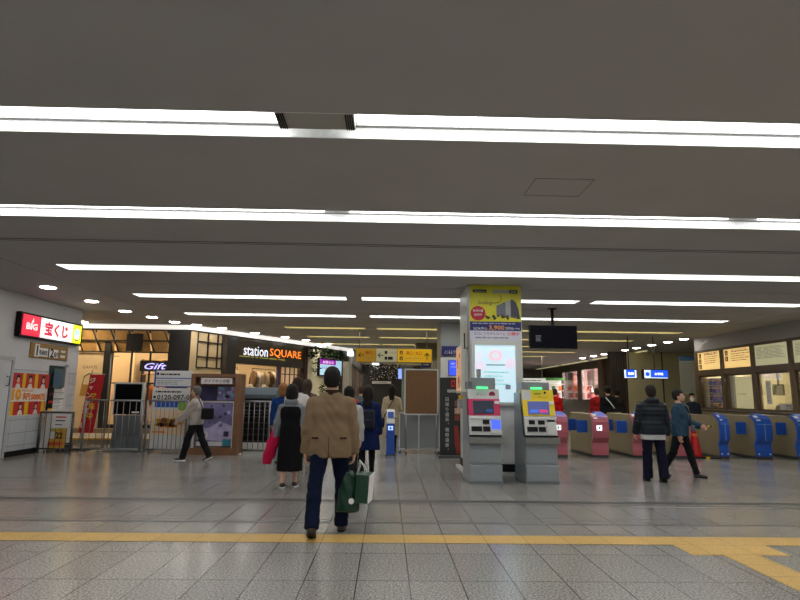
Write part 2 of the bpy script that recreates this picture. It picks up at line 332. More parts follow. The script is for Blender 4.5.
bays = [(20.84, 19.37, 'A'), (19.2, 17.72, 'B'), (17.55, 16.02, 'C'), (15.85, 14.37, 'D')]
notice = {'A': 'backlit notice board with three dark pictograms, far left one above the ticket windows', 'B': 'backlit notice board with two dark pictograms above the cream shuttered window',
          'C': 'pale notice board with fine rows of print above the window showing a monitor', 'D': 'pale notice board cut by the right edge of the picture'}
for i, (ya, yb, c) in enumerate(bays):
    yc = (ya + yb) / 2; hw = (ya - yb) / 2
    t = thing('notice_board', notice[c], 'notice board', (RX + .02, yc, 2.46), -PI / 2)
    box('board', t, -hw, hw, 0, .1, 0, .62, G_BA if c in 'AB' else G_BC)
    m = lines(MB(), -hw * .45, hw * .9, .2, .56, 5 if c in 'AB' else 9, 0, INK if c in 'AB' else INKG, i, .3)
    if c in 'CD': lines(m, -hw * .9, -hw * .45, .2, .56, 9, 0, INKG, i + 9, .3)
    m.build('print', t)
    if c in 'AB':
        pm_ = MB()
        for j in range(3 if c == 'A' else 2):
            z0 = .42 - j * .19; pm_.box(-hw * .9, -hw * .9 + .15, -.004, 0, z0, z0 + .16, INK)
            pm_.disc(-hw * .9 + .075, z0 + .125, .014, -.006, G_BA).box(-hw * .9 + .06, -hw * .9 + .09, -.006, 0, z0 + .03, z0 + .09, G_BA)
        pm_.build('pictogram', t)
        text('きっぷうりば' if c == 'B' else 'お客様へのご案内', t, hw * .15, .56, -.001, INK, h=.07, wid=hw * 1.1)
    wn = link('window_%d' % (i + 1), None, kind='structure', loc=(RX + .05, yc, 1.1), rz=-PI / 2)
    MB().box(-hw, hw, 0, .05, 0, .06, M_brownf).box(-hw, hw, 0, .05, 1.11, 1.17, M_brownf).box(-hw, -hw + .06, 0, .05, .06, 1.11, M_brownf).box(hw - .06, hw, 0, .05, .06, 1.11, M_brownf).build('window_frame', wn)
    box('pane', wn, -hw + .06, hw - .06, .02, .026, .06, 1.11, M_glass)
# counter & contents of the office
t = thing('counter', 'long office counter behind the ticket windows', 'counter', (RX + .62, 16.5, 0))
box('worktop', t, -.28, .5, -3.9, 4.1, .98, 1.02, M_offw); box('body', t, -.24, .45, -3.9, 4.1, 0, .98, GREY)
# bay A: colourful leaflets, bay B: cream blind, bay C: monitor and equipment
t = thing('leaflet_rack', 'rack of violet and blue leaflets inside the far ticket window', 'rack', (RX + .4, 20.3, 1.02), -PI / 2)
box('back_panel', t, -.62, .62, .06, .1, 0, 1.15, M_offw); 
for j in range(4): box('shelf', t, -.6, .6, 0, .07, .1 + j * .27, .12 + j * .27, GREY)
rr = random.Random(3); pal = [c8(120, 100, 200), c8(90, 110, 220), c8(220, 220, 240), c8(150, 130, 210), c8(70, 90, 190), c8(190, 170, 220)]
lp = ['topmost shelf', 'second shelf', 'third shelf', 'lowest shelf']
for j in range(4):
    for q in range(5):
        cc = pal[rr.randrange(6)]; o = MB().box(-.1, .1, 0, .02, 0, .22, mat('leaflet_%d' % pal.index(cc), cc, .5)).box(-.08, .08, -.002, 0, .12, .18, PAPER if q % 2 else YELP).build('leaflet', None, 'folded leaflet, %s from the left on the %s of the window rack' % (['first', 'second', 'third', 'fourth', 'fifth'][q], lp[3 - j]), 'leaflet', 'leaflets in the window rack')
        o.location = (RX + .37, 20.3 + .5 - q * .25, 1.02 + .12 + j * .27); o.rotation_euler = (0, 0, -PI / 2)
for q, (yy, cc, lb) in enumerate([(20.35, YELP, 'yellow flower arrangement on the left of the far window sill'), (20.0, ORANGE, 'orange flower arrangement in the middle of the far window sill')]):
    t = thing('flower_arrangement', lb, 'flowers', (RX + .3, yy, 1.02))
    MB().lathe([(.05, 0), (.07, .1), (.066, .1)], GREENP, n=12).build('pot', t)
    fb = MB()
    for a in range(14): fb.ball((rr.uniform(-.09, .09), rr.uniform(-.12, .12), rr.uniform(.1, .26)), .032, cc if a % 3 else GREENP, n=6)
    fb.build('blossoms', t)
t = thing('blind', 'cream roller blind drawn in the second ticket window, with small lettering', 'blind', (RX + .2, 18.5, 1.12), -PI / 2)
box('sheet', t, -.5, .5, 0, .01, 0, 1.05, glow('blind_cream', c8(228, 220, 175), .3)); text('ゆうがた窓口', t, -.12, .5, -.002, INK, h=.05, wid=.36)
MB().box(-.75, -.52, 0, .05, 0, 1.1, M_offw).box(-.51, -.5, -.01, .02, 0, 1.05, INKG).build('side_panel', t)
t = thing('monitor', 'black monitor hanging from a bracket inside the third ticket window', 'monitor', (RX + .9, 17.95, 1.75), -PI / 2)
box('screen', t, -.26, .26, 0, .05, -.17, .17, BLACK, .006); box('bracket', t, -.03, .03, .02, .05, .17, 1.2, DGREY); box('bezel', t, -.24, .24, -.003, 0, -.15, .15, mat('screen_off', (.02, .022, .03), .15))
t = thing('desk_terminal', 'dark desk terminal on the counter in the third ticket window', 'terminal', (RX + .5, 17.45, 1.02), -PI / 2)
MB().prism([(0, 0), (.3, 0), (.3, .3), (.1, .25)], -.2, .2, DGREY, 'x', .008).build('body', t); box('keypad', t, -.15, .15, -.02, .02, .02, .05, GREY)
t = thing('office_cabinet', 'white shelving cabinet along the back of the ticket office', 'cabinet', (14.25, 16.6, 0), -PI / 2)
box('body', t, -1.6, 1.6, 0, .3, 0, 2.3, M_offw)
for q in range(6): box('door', t, -1.58 + q * .53, -1.08 + q * .53, -.02, 0, .1, 2.2, WHITE, .004)
t = thing('calendar', 'sheet of notices taped inside the third ticket window', 'notice', (RX + .12, 17.2, 1.3), -PI / 2)
lines(MB().box(-.12, .12, 0, .004, 0, .7, PAPER), -.1, .1, .04, .66, 12, 0, INKG, 4).build('sheet', t)
t = thing('uniform_coat', 'dark blue uniform coat hanging at the right of the third ticket window', 'coat', (RX + .6, 16.65, 1.02), -PI / 2)
MB().lathe([(.17, 0), (.16, .3), (.13, .6), (.1, .82), (.03, .9)], mat('uniform_blue', c8(25, 50, 120), .8), sx=1, sy=.5).build('cloth', t); MB().tube([(0, 0, .88), (0, 0, 1.0)], .008, STEEL).build('hook', t)
t = thing('paper_pile', 'untidy pile of grey papers on the counter in the third window', 'papers', (RX + .5, 17.0, 1.02), -PI / 2)
pb = MB()
for q in range(16): pb.box(-.16, .16, -.11, .11, q * .02, q * .02 + .017, PAPER if q % 3 else INKG, M=Matrix.Rotation(rr.uniform(-.4, .4), 4, 'Z'))
pb.build('sheets', t)
for q in range(3):
    t = thing('office_light', 'office ceiling panel light, ' + ['near the far window', 'in the middle of the office', 'near the right edge'][q], 'ceiling light', (12.6, 19.7 - q * 2.8, 2.96))
    box('diffuser', t, -.3, .3, -.6, .6, -.04, -.02, glow('office_lamp', (1, .95, .8), 22)); box('frame', t, -.33, .33, -.63, .63, -.02, 0, WHITE)
# blue headed notice on the pier left of the windows
t = thing('wall_notice', 'tall pale notice with a blue heading beside the ticket office windows', 'notice', (11.9, 22.6, 1.6), -.35)
box('sheet', t, -.34, .34, 0, .03, 0, 1.5, mat('notice_pale', c8(150, 150, 135), .6)); box('heading', t, -.34, .34, -.006, 0, 1.32, 1.5, mat('notice_blue', c8(40, 90, 130), .5))
lines(MB(), -.3, .3, .1, 1.25, 12, 0, INKG, 5).build('print', t); MB().tube([(0, .05, -1.6), (0, .05, .1)], .03, STEEL).build('post', t); box('base', t, -.2, .2, -.1, .2, -1.6, -1.57, DGREY)

# ------------------------------------------------------------------ shops beyond the gates (right, far)
SX = 12.3
M_wd = mat('shop_timber', c8(58, 44, 36), .5)
struct('wall_shops_right', MB().box(SX, SX + .2, 27.5, 46, 0, 1.25, mat('shop_plinth', c8(95, 88, 80), .5)).box(SX, SX + .2, 27.5, 46, 3.2, CZ, M_wd)
       .box(SX, SX + .2, 27.5, 28.4, 1.25, 3.2, mat('shop_maroon', c8(90, 25, 30), .5)).box(SX, SX + .2, 32.1, 33.6, 1.25, 3.2, M_wd).box(SX, SX + .2, 36.6, 37.3, 1.25, 3.2, M_wd).box(SX, SX + .2, 40.6, 46, 1.25, 3.2, M_wd)
       .box(SX - .15, SX, 32.6, 33.2, 0, CZ, mat('shop_column', c8(84, 60, 48), .4)))
struct('wall_shops_right_inside', MB().box(15.2, 15.4, 27.5, 46, 0, CZ, mat('shop_pink_wall', c8(240, 205, 200), .6)))
GLY = glow('cove_strip_yellow', (1, .88, .45), .45)
for q, (ya, yb) in enumerate([(26.2, 28.3), (29.0, 33.0), (34.0, 39), (40, 45.5)]):
    t = thing('cove_light', 'yellowish cove strip above the shop fronts beyond the gates, ' + ['nearest', 'second', 'third', 'farthest'][q], 'strip light', (SX - .45, (ya + yb) / 2, CZ), 0, 'cove strips above the far shops')
    box('tube', t, -.08, .08, -(yb - ya) / 2, (yb - ya) / 2, -.03, -.005, GLY); box('base', t, -.1, .1, -(yb - ya) / 2 - .03, (yb - ya) / 2 + .03, -.005, 0, WHITE)
for q, (ya, yb) in enumerate([(28.4, 32.1), (33.6, 36.6), (37.3, 40.6)]):
    wn = link('window_%d' % (q + 5), None, kind='structure', loc=(SX, (ya + yb) / 2, 1.25), rz=-PI / 2); hw = (yb - ya) / 2
    MB().box(-hw, hw, 0, .06, 0, .06, M_wd).box(-hw, hw, 0, .06, 1.89, 1.95, M_wd).box(-hw, -hw + .06, 0, .06, .06, 1.89, M_wd).box(hw - .06, hw, 0, .06, .06, 1.89, M_wd).build('window_frame', wn)
    box('pane', wn, -hw + .06, hw - .06, .02, .026, .06, 1.89, M_glass)
    t = thing('shop_light', 'bright white light panel inside the shop window beyond the gates, ' + ['nearest window', 'middle window', 'far window'][q], 'ceiling light', (13.7, (ya + yb) / 2, 3.56))
    box('diffuser', t, -1.0, 1.0, -hw * .8, hw * .8, -.02, 0, glow('shop_lamp', (1, .93, .93), 30.0)); box('frame', t, -1.04, 1.04, -hw * .83, hw * .83, 0, .04, WHITE)
    t = thing('display_shelf', 'white display shelves with boxed goods in the shop window beyond the gates, ' + ['nearest window', 'middle window', 'far window'][q], 'shelf', (13.3, (ya + yb) / 2, 0), -PI / 2)
    box('carcass', t, -hw * .9, hw * .9, .3, .34, 0, 2.2, WHITE)
    for z in (.9, 1.35, 1.8, 2.2): box('shelf', t, -hw * .9, hw * .9, 0, .3, z, z + .03, WHITE)
    gb = MB(); cols = [c8(200, 110, 110), c8(235, 225, 220), c8(225, 130, 60), c8(230, 190, 190), c8(150, 40, 60)]
    for z in (.93, 1.38, 1.83):
        x = -hw * .88
        while x < hw * .8:
            wd = rr.uniform(.12, .3); cc = cols[rr.randrange(5)]; gb.box(x, x + wd, .03, .27, z, z + rr.uniform(.15, .36), mat('boxed_goods_%d' % cols.index(cc), cc, .5)); x += wd + .03
    g = gb.build('boxed_goods', None, 'boxed goods crowded on the white shelves, ' + ['nearest window', 'middle window', 'far window'][q], 'goods', kind='stuff'); g.location = t.location; g.rotation_euler = t.rotation_euler
    t = thing('hanging_banner', ['dusky red cloth banner hanging in the nearest far shop window', 'pale beige banner hanging in the middle far shop window', 'bright orange banner hanging in the farthest shop window'][q], 'banner', (12.75, (ya + yb) / 2, 1.9), -PI / 2)
    box('cloth', t, -.75, .45, 0, .02, 0, 1.1, mat('banner_%d' % q, [c8(190, 95, 105), c8(215, 190, 170), c8(235, 110, 70)][q], .8)); box('rod', t, -.8, .5, 0, .02, 1.1, 1.13, STEEL); MB().tube([(-.6, .01, 1.13), (-.6, .01, CZ - 1.9)], .008, STEEL, 5).tube([(.3, .01, 1.13), (.3, .01, CZ - 1.9)], .008, STEEL, 5).build('wire', t)
t = thing('hanging_banner', 'orange panel beside the red one in the nearest far shop window', 'banner', (12.8, 29.3, 1.75), -PI / 2)
box('cloth', t, -.6, .6, 0, .02, 0, .7, mat('banner_peach', c8(220, 150, 110), .7)); box('rod', t, -.62, .62, 0, .02, .7, .73, STEEL); MB().tube([(-.5, .01, .73), (-.5, .01, CZ - 1.75)], .008, STEEL, 5).tube([(.5, .01, .73), (.5, .01, CZ - 1.75)], .008, STEEL, 5).build('wire', t)
# far end wall, service counter with white sign, dark doorway
struct('wall_far', MB().box(2.9, SX, 46, 46.2, 0, CZ, mat('far_wall', c8(120, 112, 100), .6)).box(-1.98, 2.9, 58, 58.2, 0, CZ, M_black).box(2.7, 2.9, 27, 58, 0, CZ, MATS['far_wall']))
t = thing('hanging_sign', 'long whitish sign box with a green stripe far beyond the yellow ticket machine', 'sign', (7.75, 31, 2.0))
box('body', t, -.75, .75, 0, .25, 0, .42, glow('sign_whitish', c8(220, 225, 215), .7)); box('stripe', t, -.75, .75, -.004, 0, .02, .09, GREENP); MB().tube([(-.6, .1, .42), (-.6, .1, 1.6)], .015, STEEL).tube([(.6, .1, .42), (.6, .1, 1.6)], .015, STEEL).build('hanger', t)
lines(MB(), -.6, .6, .14, .36, 2, 0, INKG, 8).build('print', t)
t = thing('service_kiosk', 'dark brown kiosk hut far beyond the yellow ticket machine', 'kiosk', (8.3, 34, 0))
box('body', t, -.5, .6, 0, 1.2, 0, 2.5, mat('hut_brown', c8(62, 50, 42), .5), .01); box('door', t, -.1, .45, -.03, 0, .02, 2.1, mat('hut_door', c8(40, 34, 30), .4)); box('roof_trim', t, -.55, .65, -.05, 1.25, 2.5, 2.6, DGREY)
t = thing('shop_stall', 'stall with white and green shelving and a canopy, far beyond the gates', 'stall', (11.0, 40, 0))
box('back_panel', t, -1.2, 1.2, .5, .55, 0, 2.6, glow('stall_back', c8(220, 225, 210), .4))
for z in (.5, .95, 1.4, 1.85, 2.3): box('shelf', t, -1.2, 1.2, 0, .5, z, z + .04, WHITE)
gb = MB()
for z in (.54, .99, 1.44, 1.89): 
    for q in range(10): gb.box(-1.15 + q * .23, -.97 + q * .23, .1, .35, z, z + .3, [GREENP, PAPER, ORANGE, REDP, PAPER][(q + int(z * 7)) % 5])
gb.build('stock', t, kind='stuff')
box('canopy', t, -1.25, 1.25, -.1, .6, 2.6, 2.75, GREENP)

# ------------------------------------------------------------------ left hand shops: facade A (facing us) and facade B (oblique)
FA, FB = (-6.4, 18.9), (-1.78, 27.7)
RB = math.atan2(FB[1] - FA[1], FB[0] - FA[0]); LB = math.hypot(FB[0] - FA[0], FB[1] - FA[1])
def onB(x, y): return onseg(x, y, FA, FB)
M_beige = mat('shop_beige_wall', c8(232, 205, 160), .6, 0, .05, 3); M_ply = mat('plywood', c8(205, 160, 95), .55, 0, .18, 4); M_cw = mat('cream_wall', c8(240, 232, 212), .6)
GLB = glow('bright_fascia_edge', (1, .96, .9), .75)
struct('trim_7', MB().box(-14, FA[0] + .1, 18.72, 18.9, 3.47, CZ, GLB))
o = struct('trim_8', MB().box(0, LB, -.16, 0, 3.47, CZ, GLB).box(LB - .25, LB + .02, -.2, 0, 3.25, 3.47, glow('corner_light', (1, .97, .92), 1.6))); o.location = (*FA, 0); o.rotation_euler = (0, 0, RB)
# facade A : low ledge, plywood canopy panels in black frames, beige wall, dark columns, glazing
struct('wall_shop_front', MB().box(-14, -9.15, 19.0, 19.1, .3, 2.72, M_beige).box(-9.15, -8.95, 18.9, 19.15, .3, 3.42, M_black).box(-8.95, -7.1, 19.0, 19.05, 2.7, 2.76, M_black).box(-14, -6.4, 19.0, 19.06, 3.36, CZ, M_black).box(-7.1, -6.4, 18.9, 19.15, .3, 3.42, M_black)
       .box(-14, -6.35, 18.7, 19.2, 0, .3, mat('ledge_stone', c8(150, 130, 105), .5)).box(-14, -6.3, 16.6, 18.7, 0, .16, mat('step_tile', c8(168, 158, 144), .4)).box(-14, -6.3, 16.55, 16.6, .13, .17, mat('step_nosing', c8(214, 170, 60), .5)))
cpb = MB()
for q in range(12):
    x0 = -14 + q * .575
    cpb.quad([(x0 + .02, 18.78, 3.4), (x0 + .54, 18.78, 3.4), (x0 + .54, 19.0, 2.74), (x0 + .02, 19.0, 2.74)], M_ply)
struct('trim_9', cpb)
fb = MB()
for q in range(13):
    x0 = -14 + q * .575; fb.tube([(x0 - .12, 18.75, 3.42), (x0 + .12, 18.95, 2.72)], .022, M_black, 6)
fb.box(-14, -7.1, 18.8, 18.84, 3.06, 3.1, M_black).box(-8.4, -7.9, 18.74, 18.8, 2.74, 3.3, M_black).box(-14, -9.1, 18.9, 18.94, 2.7, 2.74, M_black)
for x in (-8.3, -7.7): fb.box(x, x + .05, 18.93, 18.98, .3, 2.75, M_black)
fb.box(-8.95, -7.1, 18.93, 18.98, 1.7, 1.74, M_black).box(-8.95, -7.1, 18.93, 18.98, .3, .42, M_black)
struct('trim_10', fb)
# wall lettering & line drawing of a bag on the beige wall
t = thing('wall_sign', 'beige shop wall panel sign with thin lettering and a drawing of a handbag', 'sign', (-9.55, 19.0, 1.2))
text('EAVUS', t, -.05, 1.02, -.002, mat('ink_tan', c8(150, 110, 70), .6), h=.09, wid=.45)
MB().tube([(-.25, -.01, .45), (-.2, -.01, .72), (-.05, -.01, .82), (.1, -.01, .7), (.18, -.01, .45)], .012, INK, 6).prism([(-.3, .1), (.25, .1), (.2, .46), (-.26, .46)], -.012, 0, mat('bag_print', c8(190, 140, 70), .6), 'y').build('drawing', t)
# facade B in local frame (x along, -y out to the hall)
def stB(name, mb): o = struct(name, mb); o.location = (*FA, 0); o.rotation_euler = (0, 0, RB); return o
stB('wall_shop_side', MB().box(0, LB, .05, .15, 3.42, CZ, M_black).box(.0, .25, -.03, .2, 0, 3.42, M_beige).box(.25, 1.45, 0, .1, 0, 2.2, M_beige).box(.25, 1.45, .02, .1, 2.2, 3.42, M_beige).box(1.62, 2.1, -.06, .3, 0, 3.42, M_black)
     .box(2.1, 6.2, -.02, .2, 2.72, 3.42, mat('fascia_dark_olive', c8(42, 34, 20), .3)).box(2.1, 6.2, -.03, .25, 2.5, 2.72, M_black).box(6.2, 6.45, -.06, .3, 0, 3.42, mat('column_maroon', c8(50, 26, 26), .4))
     .box(6.45, 9.0, 0, .2, 0, 3.42, M_cw).box(9.0, 9.25, -.06, .3, 0, 3.42, M_black).box(9.25, LB, 0, .2, 0, .5, M_black).box(9.25, LB, 0, .2, 3.0, 3.42, M_black).box(LB - .12, LB + .05, -.1, .3, 0, 3.42, mat('corner_steel', (.5, .5, .5), .4, .3)))
fb = MB()
for x in (.28, .75, 1.2, 1.42): fb.box(x, x + .04, -.02, .02, 2.25, 3.42, M_black)
for z in (2.25, 2.6, 3.1): fb.box(.28, 1.46, -.02, .02, z, z + .04, M_black)
for x in (4.75, 5.05, 5.35, 5.65, 5.95): fb.box(x, x + .035, .02, .06, .2, 2.5, M_black)
for z in (.2, .9, 1.6, 2.2): fb.box(4.75, 6.2, .02, .06, z, z + .035, M_black)
fb.box(4.6, 4.75, 0, .12, 0, 2.5, mat('door_post_purple', c8(60, 40, 80), .4))
stB('trim_11', fb)
stB('window_8', MB().box(4.78, 6.18, .035, .04, .2, 2.5, M_glass)); stB('window_9', MB().box(9.25, LB - .12, .05, .055, .5, 3.0, M_glass))
# shop interior
M_wm = mat('shop_inner_wall', c8(225, 200, 160), .7)
struct('wall_shop_inside', MB().box(-14, -8.9, 21.4, 21.6, 0, CZ, M_wm)); struct('wall_shop_inside_left', MB().box(-14.2, -14, 18.9, 21.4, 0, CZ, M_wm)); stB('wall_shop_inside_rear', MB().box(.6, 9.2, 3.3, 3.5, 0, CZ, M_wm)); stB('wall_shop_inside_end', MB().box(9.2, 9.4, .3, 3.5, 0, CZ, M_cw))
GLS = glow('shop_warm_lamp', (1, .80, .54), 30.0)
for q, (x, yy) in enumerate([(-11.4, 20.3), (-9.6, 20.3), (-7.9, 20.2), (-6.9, 21.2), (-5.9, 22.6), (-4.9, 24.3), (-4.0, 26.0), (-9.7, 17.9)]):  # last lamp is added outside to brighten the beige wall
    t = thing('shop_lamp', 'warm square shop ceiling lamp, ' + ['over the beige wall corner', 'behind the bag drawing wall', 'behind the dark column', 'deep in the clothes shop', 'behind the shop name', 'far back in the shop', 'behind the barred window', 'added outside to brighten the beige wall'][q], 'ceiling light', (x, yy, CZ))
    box('lens', t, -.3, .3, -.3, .3, -.04, -.02, GLS); box('frame', t, -.33, .33, -.33, .33, -.02, 0, M_black)
fabric = [c8(205, 120, 50), c8(60, 50, 60), c8(220, 200, 170), c8(190, 60, 40), c8(120, 90, 60), c8(230, 220, 210), c8(210, 170, 90)]
def garment(loc, rz, ci, lab, dress=False):
    t = MB(); hh = .95 if dress else .62; c = mat('garment_%d' % ci, fabric[ci], .85, bump=.3)
    t.lathe([(.21, -hh), (.20, -hh * .7), (.17, -hh * .4), (.185, -.14), (.17, -.07), (.07, 0), (.05, .015)], c, sx=1, sy=.45, n=14)
    for s in (-1, 1): t.tube([(s * .15, 0, -.07), (s * .24, 0, -.28), (s * .26, .01, -.5)], [.06, .055, .05], c, 8)
    t.tube([(0, 0, 0), (0, 0, .08), (.03, 0, .11)], .006, STEEL, 5)
    return t.build('garment', None, lab, 'clothes', 'garments on the rails of the left hand shop', None, loc, rz)
for q, (x, yy, rz, nm, rh) in enumerate([(-7.9, 20.0, 0, 'behind the glass of the left shop', 1.75), (-6.05, 21.7, RB, 'just inside the station shop entrance', 2.42), (-5.0, 23.7, RB, 'behind the barred shop window', 2.42)]):
    t = thing('clothes_rail', 'black steel clothes rail ' + nm, 'clothes rail', (x, yy, 0), rz)
    MB().tube([(-.7, 0, rh), (.7, 0, rh)], .015, DSTEEL).build('rail', t)
    for s in (-1, 1): MB().tube([(s * .7, 0, 0), (s * .7, 0, rh)], .015, DSTEEL).build('upright', t); box('foot', t, s * .7 - .03, s * .7 + .03, -.25, .25, 0, .02, DSTEEL)
    for j in range(6):
        xx = -.6 + j * .24; ci = rr.randrange(7)
        garment((x + xx * math.cos(rz), yy + xx * math.sin(rz), rh - .11), rz + PI / 2 + rr.uniform(-.9, .1), ci, '%s garment from the left on the rail %s' % (['first', 'second', 'third', 'fourth', 'fifth', 'last'][j], nm), j % 2)
for q, (s, dz) in enumerate([(2.75, .42), (3.5, .42), (4.3, .45)]):
    x = FA[0] + s * math.cos(RB) - dz * math.sin(RB); yy = FA[1] + s * math.sin(RB) + dz * math.cos(RB)
    t = thing('mannequin', 'mannequin in %s in the station shop entrance' % ['an orange brown coat, nearest', 'a pale beige dress, middle', 'dark clothes, farthest'][q], 'mannequin', (x, yy, 0), RB)
    c = mat('garment_%d' % [0, 2, 1][q], fabric[[0, 2, 1][q]], .85, bump=.3); sk = mat('mannequin_white', (.7, .66, .6), .4)
    MB().lathe([(.24, .55), (.21, .8), (.15, 1.08), (.19, 1.3), (.17, 1.42), (.06, 1.5)], c, sx=1, sy=.6).tube([(-.17, 0, 1.4), (-.24, -.02, 1.1), (-.22, -.08, .85)], [.06, .05, .04], c).tube([(.17, 0, 1.4), (.24, -.02, 1.1), (.22, -.08, .85)], [.06, .05, .04], c).build('clothing', t)
    MB().tube([(0, 0, 1.45), (0, 0, 1.58)], .05, sk).ball((0, 0, 1.68), .1, sk, (.85, 1, 1.2)).build('head', t)
    for sx in (-1, 1): MB().tube([(sx * .09, 0, .03), (sx * .09, 0, .6)], [.04, .065], sk).ball((sx * .09, -.05, .05), .05, sk, (.8, 1.8, .7), 8).build('leg', t)
    MB().lathe([(.18, 0), (.18, .02)], DSTEEL).build('base', t)
t = thing('display_unit', 'black framed display unit with handbags and orange boxes inside the left shop', 'shelf', (-7.95, 20.9, 0))
for x in (-.8, -.02, .78): box('upright', t, x, x + .04, 0, .35, 0, 2.6, M_black)
for z in (.4, .95, 1.5, 2.05, 2.56): box('shelf', t, -.8, .8, 0, .35, z, z + .03, M_ply)
for q in range(14):
    cx_, z = -.62 + (q % 4) * .4 + rr.uniform(-.05, .05), .43 + (q // 4) * .55; hb_ = MB(); cc = mat('garment_%d' % (q % 7), fabric[q % 7], .8)
    hb_.prism([(-.13, 0), (.13, 0), (.10, .2), (-.10, .2)], -.05, .05, cc, 'y', .01).tube([(-.06, 0, .2), (-.04, 0, .3), (.04, 0, .3), (.06, 0, .2)], .008, cc, 5)
    o = hb_.build('handbag', None, '%s handbag from the left on the %s shelf of the black framed unit' % (['first', 'second', 'third', 'fourth'][q % 4], ['lowest', 'second', 'third', 'top'][q // 4]), 'handbag', 'handbags in the left shop', None, (-7.95 + cx_, 21.05, z))
# shop name on the olive fascia
t = thing('shop_sign', 'station SQUARE shop name in white and orange lit letters on a dark fascia', 'sign', (*FA, 0), RB)
GW = glow('letters_white', (.85, .87, 1), 1.0); GO = glow('letters_orange', c8(255, 130, 40), 1.2)
s0, z0 = onB(243, 352); s1, _ = onB(262, 352); s2, _ = onB(267, 353); s3, z3 = onB(300.5, 355)
sA = onB(269.3, 353)[0]
text('station', t, s0, 3.0, -.03, GW, h=.36, wid=sA - s0 - .12, align='LEFT', bold=.004, label='white lit lettering'); text('SQUARE', t, sA, 3.0, -.03, GO, h=.34, wid=s3 - sA, align='LEFT', label='orange lit lettering')
lines(MB(), 2.3, 6.0, 2.74, 2.80, 1, -.022, glow('thin_green_line', c8(150, 150, 60), .5), 2, .5).build('underline', t)
box('backing', t, 2.15, 6.15, -.022, -.02, 2.72, 3.4, MATS['fascia_dark_olive'])
# information screen & plants on the cream wall
s0, z0 = onB(318, 359); s1, z1 = onB(339, 375)
t = thing('wall_screen', 'bright screen with a violet heading on the cream wall, above the tan jacket man', 'screen', (FA[0] + s0 * math.cos(RB), FA[1] + s0 * math.sin(RB), 0), RB)
W = s1 - s0 
box('casing', t, -.05, W + .05, -.12, 0, z1 - .1, z0 + .05, BLACK, .008)
box('picture', t, 0, W, -.125, -.12, z1 - .05, z0, glow('screen_pale_blue', c8(160, 200, 225), .9)); box('heading', t, 0, W * .72, -.13, -.125, z0 - .22, z0, glow('screen_violet', c8(140, 20, 160), .9))
text('お知らせ', t, W * .36, z0 - .11, -.131, glow('screen_white', (1, .9, 1), 1), h=.13, wid=W * .5); lines(MB(), .1, W * .8, z1 + .2, z0 - .3, 3, -.126, INKG, 3, .4).build('print', t)
M_leaf = mat('leaf_green', (.03, .075, .018), .7, 0, .25, 8, spec=.1); M_leafd = mat('leaf_dark_green', (.010, .03, .008), .7, 0, .25, 8, spec=.1)
def leafy(mb, c, n, sp, size, rnd, mm=(M_leaf, M_leafd)):
    for _ in range(n):
        p = Vector((c[0] + rnd.gauss(0, sp[0]), c[1] + rnd.gauss(0, sp[1]), c[2] + rnd.gauss(0, sp[2])))
        a = Matrix.Rotation(rnd.uniform(0, 6.3), 4, 'Z') @ Matrix.Rotation(rnd.uniform(-1, 1), 4, 'X')
        L = size * rnd.uniform(.7, 1.3); pts = [(0, 0, 0), (L * .3, .28 * L, .06 * L), (L, 0, 0), (L * .3, -.28 * L, .06 * L)]
        mb.quad([p + a @ Vector(q) for q in pts], mm[rnd.randrange(2)])
for q, (s, zt, zb, nm) in enumerate([(6.85, 3.4, 2.35, 'longest one at the left of the cream wall'), (6.55, 3.4, 3.0, 'short one by the maroon column'), (7.5, 3.4, 3.05, 'short one above the left of the screen'), (8.1, 3.4, 3.1, 'short one above the middle of the screen'), (8.7, 3.4, 3.05, 'short one above the right of the screen')]):
    x = FA[0] + s * math.cos(RB) + .18 * math.sin(RB); yy = FA[1] + s * math.sin(RB) - .18 * math.cos(RB)
    t = thing('hanging_vine', 'green trailing vine, ' + nm, 'plant', (x, yy, 0), 0, 'vines over the cream shop wall'); vb = MB()
    for j in range(12): zz = zt - (zt - zb) * j / 11; leafy(vb, (rr.gauss(0, .03), 0, zz), 18 if zz > 3 else 12, (.16 if zz > 3.05 else .06, .06, .06), .12, rr)
    vb.build('leaves', t); MB().tube([(0, 0, zt), (.02, 0, (zt + zb) / 2), (0, 0, zb)], .008, BROWN, 5).build('stem', t); box('bracket', t, -.15, .15, -.08, .08, zt - .02, zt + .02, M_black)
x, yy = -2.55, 22.0
t = thing('topiary_tree', 'small cone shaped evergreen standing before the cream wall', 'plant', (-2.62, 24.0, 0))
tb = MB()
for j in range(16): zz = .5 + j * .09; leafy(tb, (0, 0, zz), 22, (.22 * (1 - j / 17),) * 2 + (.05,), .1, rr)
tb.build('foliage', t); MB().tube([(0, 0, .3), (0, 0, 1.6)], .025, BROWN).build('trunk', t); MB().lathe([(.16, 0), (.2, .35), (.18, .35), (.17, .3)], DGREY).build('pot', t)
# violet script sign in the left shop window
t = thing('neon_sign', 'violet white script neon sign in the left shop window', 'neon sign', (-7.45, 18.85, 2.25))
text('Gift', t, 0, .02, -.01, glow('neon_violet', c8(190, 180, 255), 1.3), h=.2, wid=.7, shear=.3, bold=.01); box('backing', t, -.5, .5, 0, .03, -.15, .2, M_black)

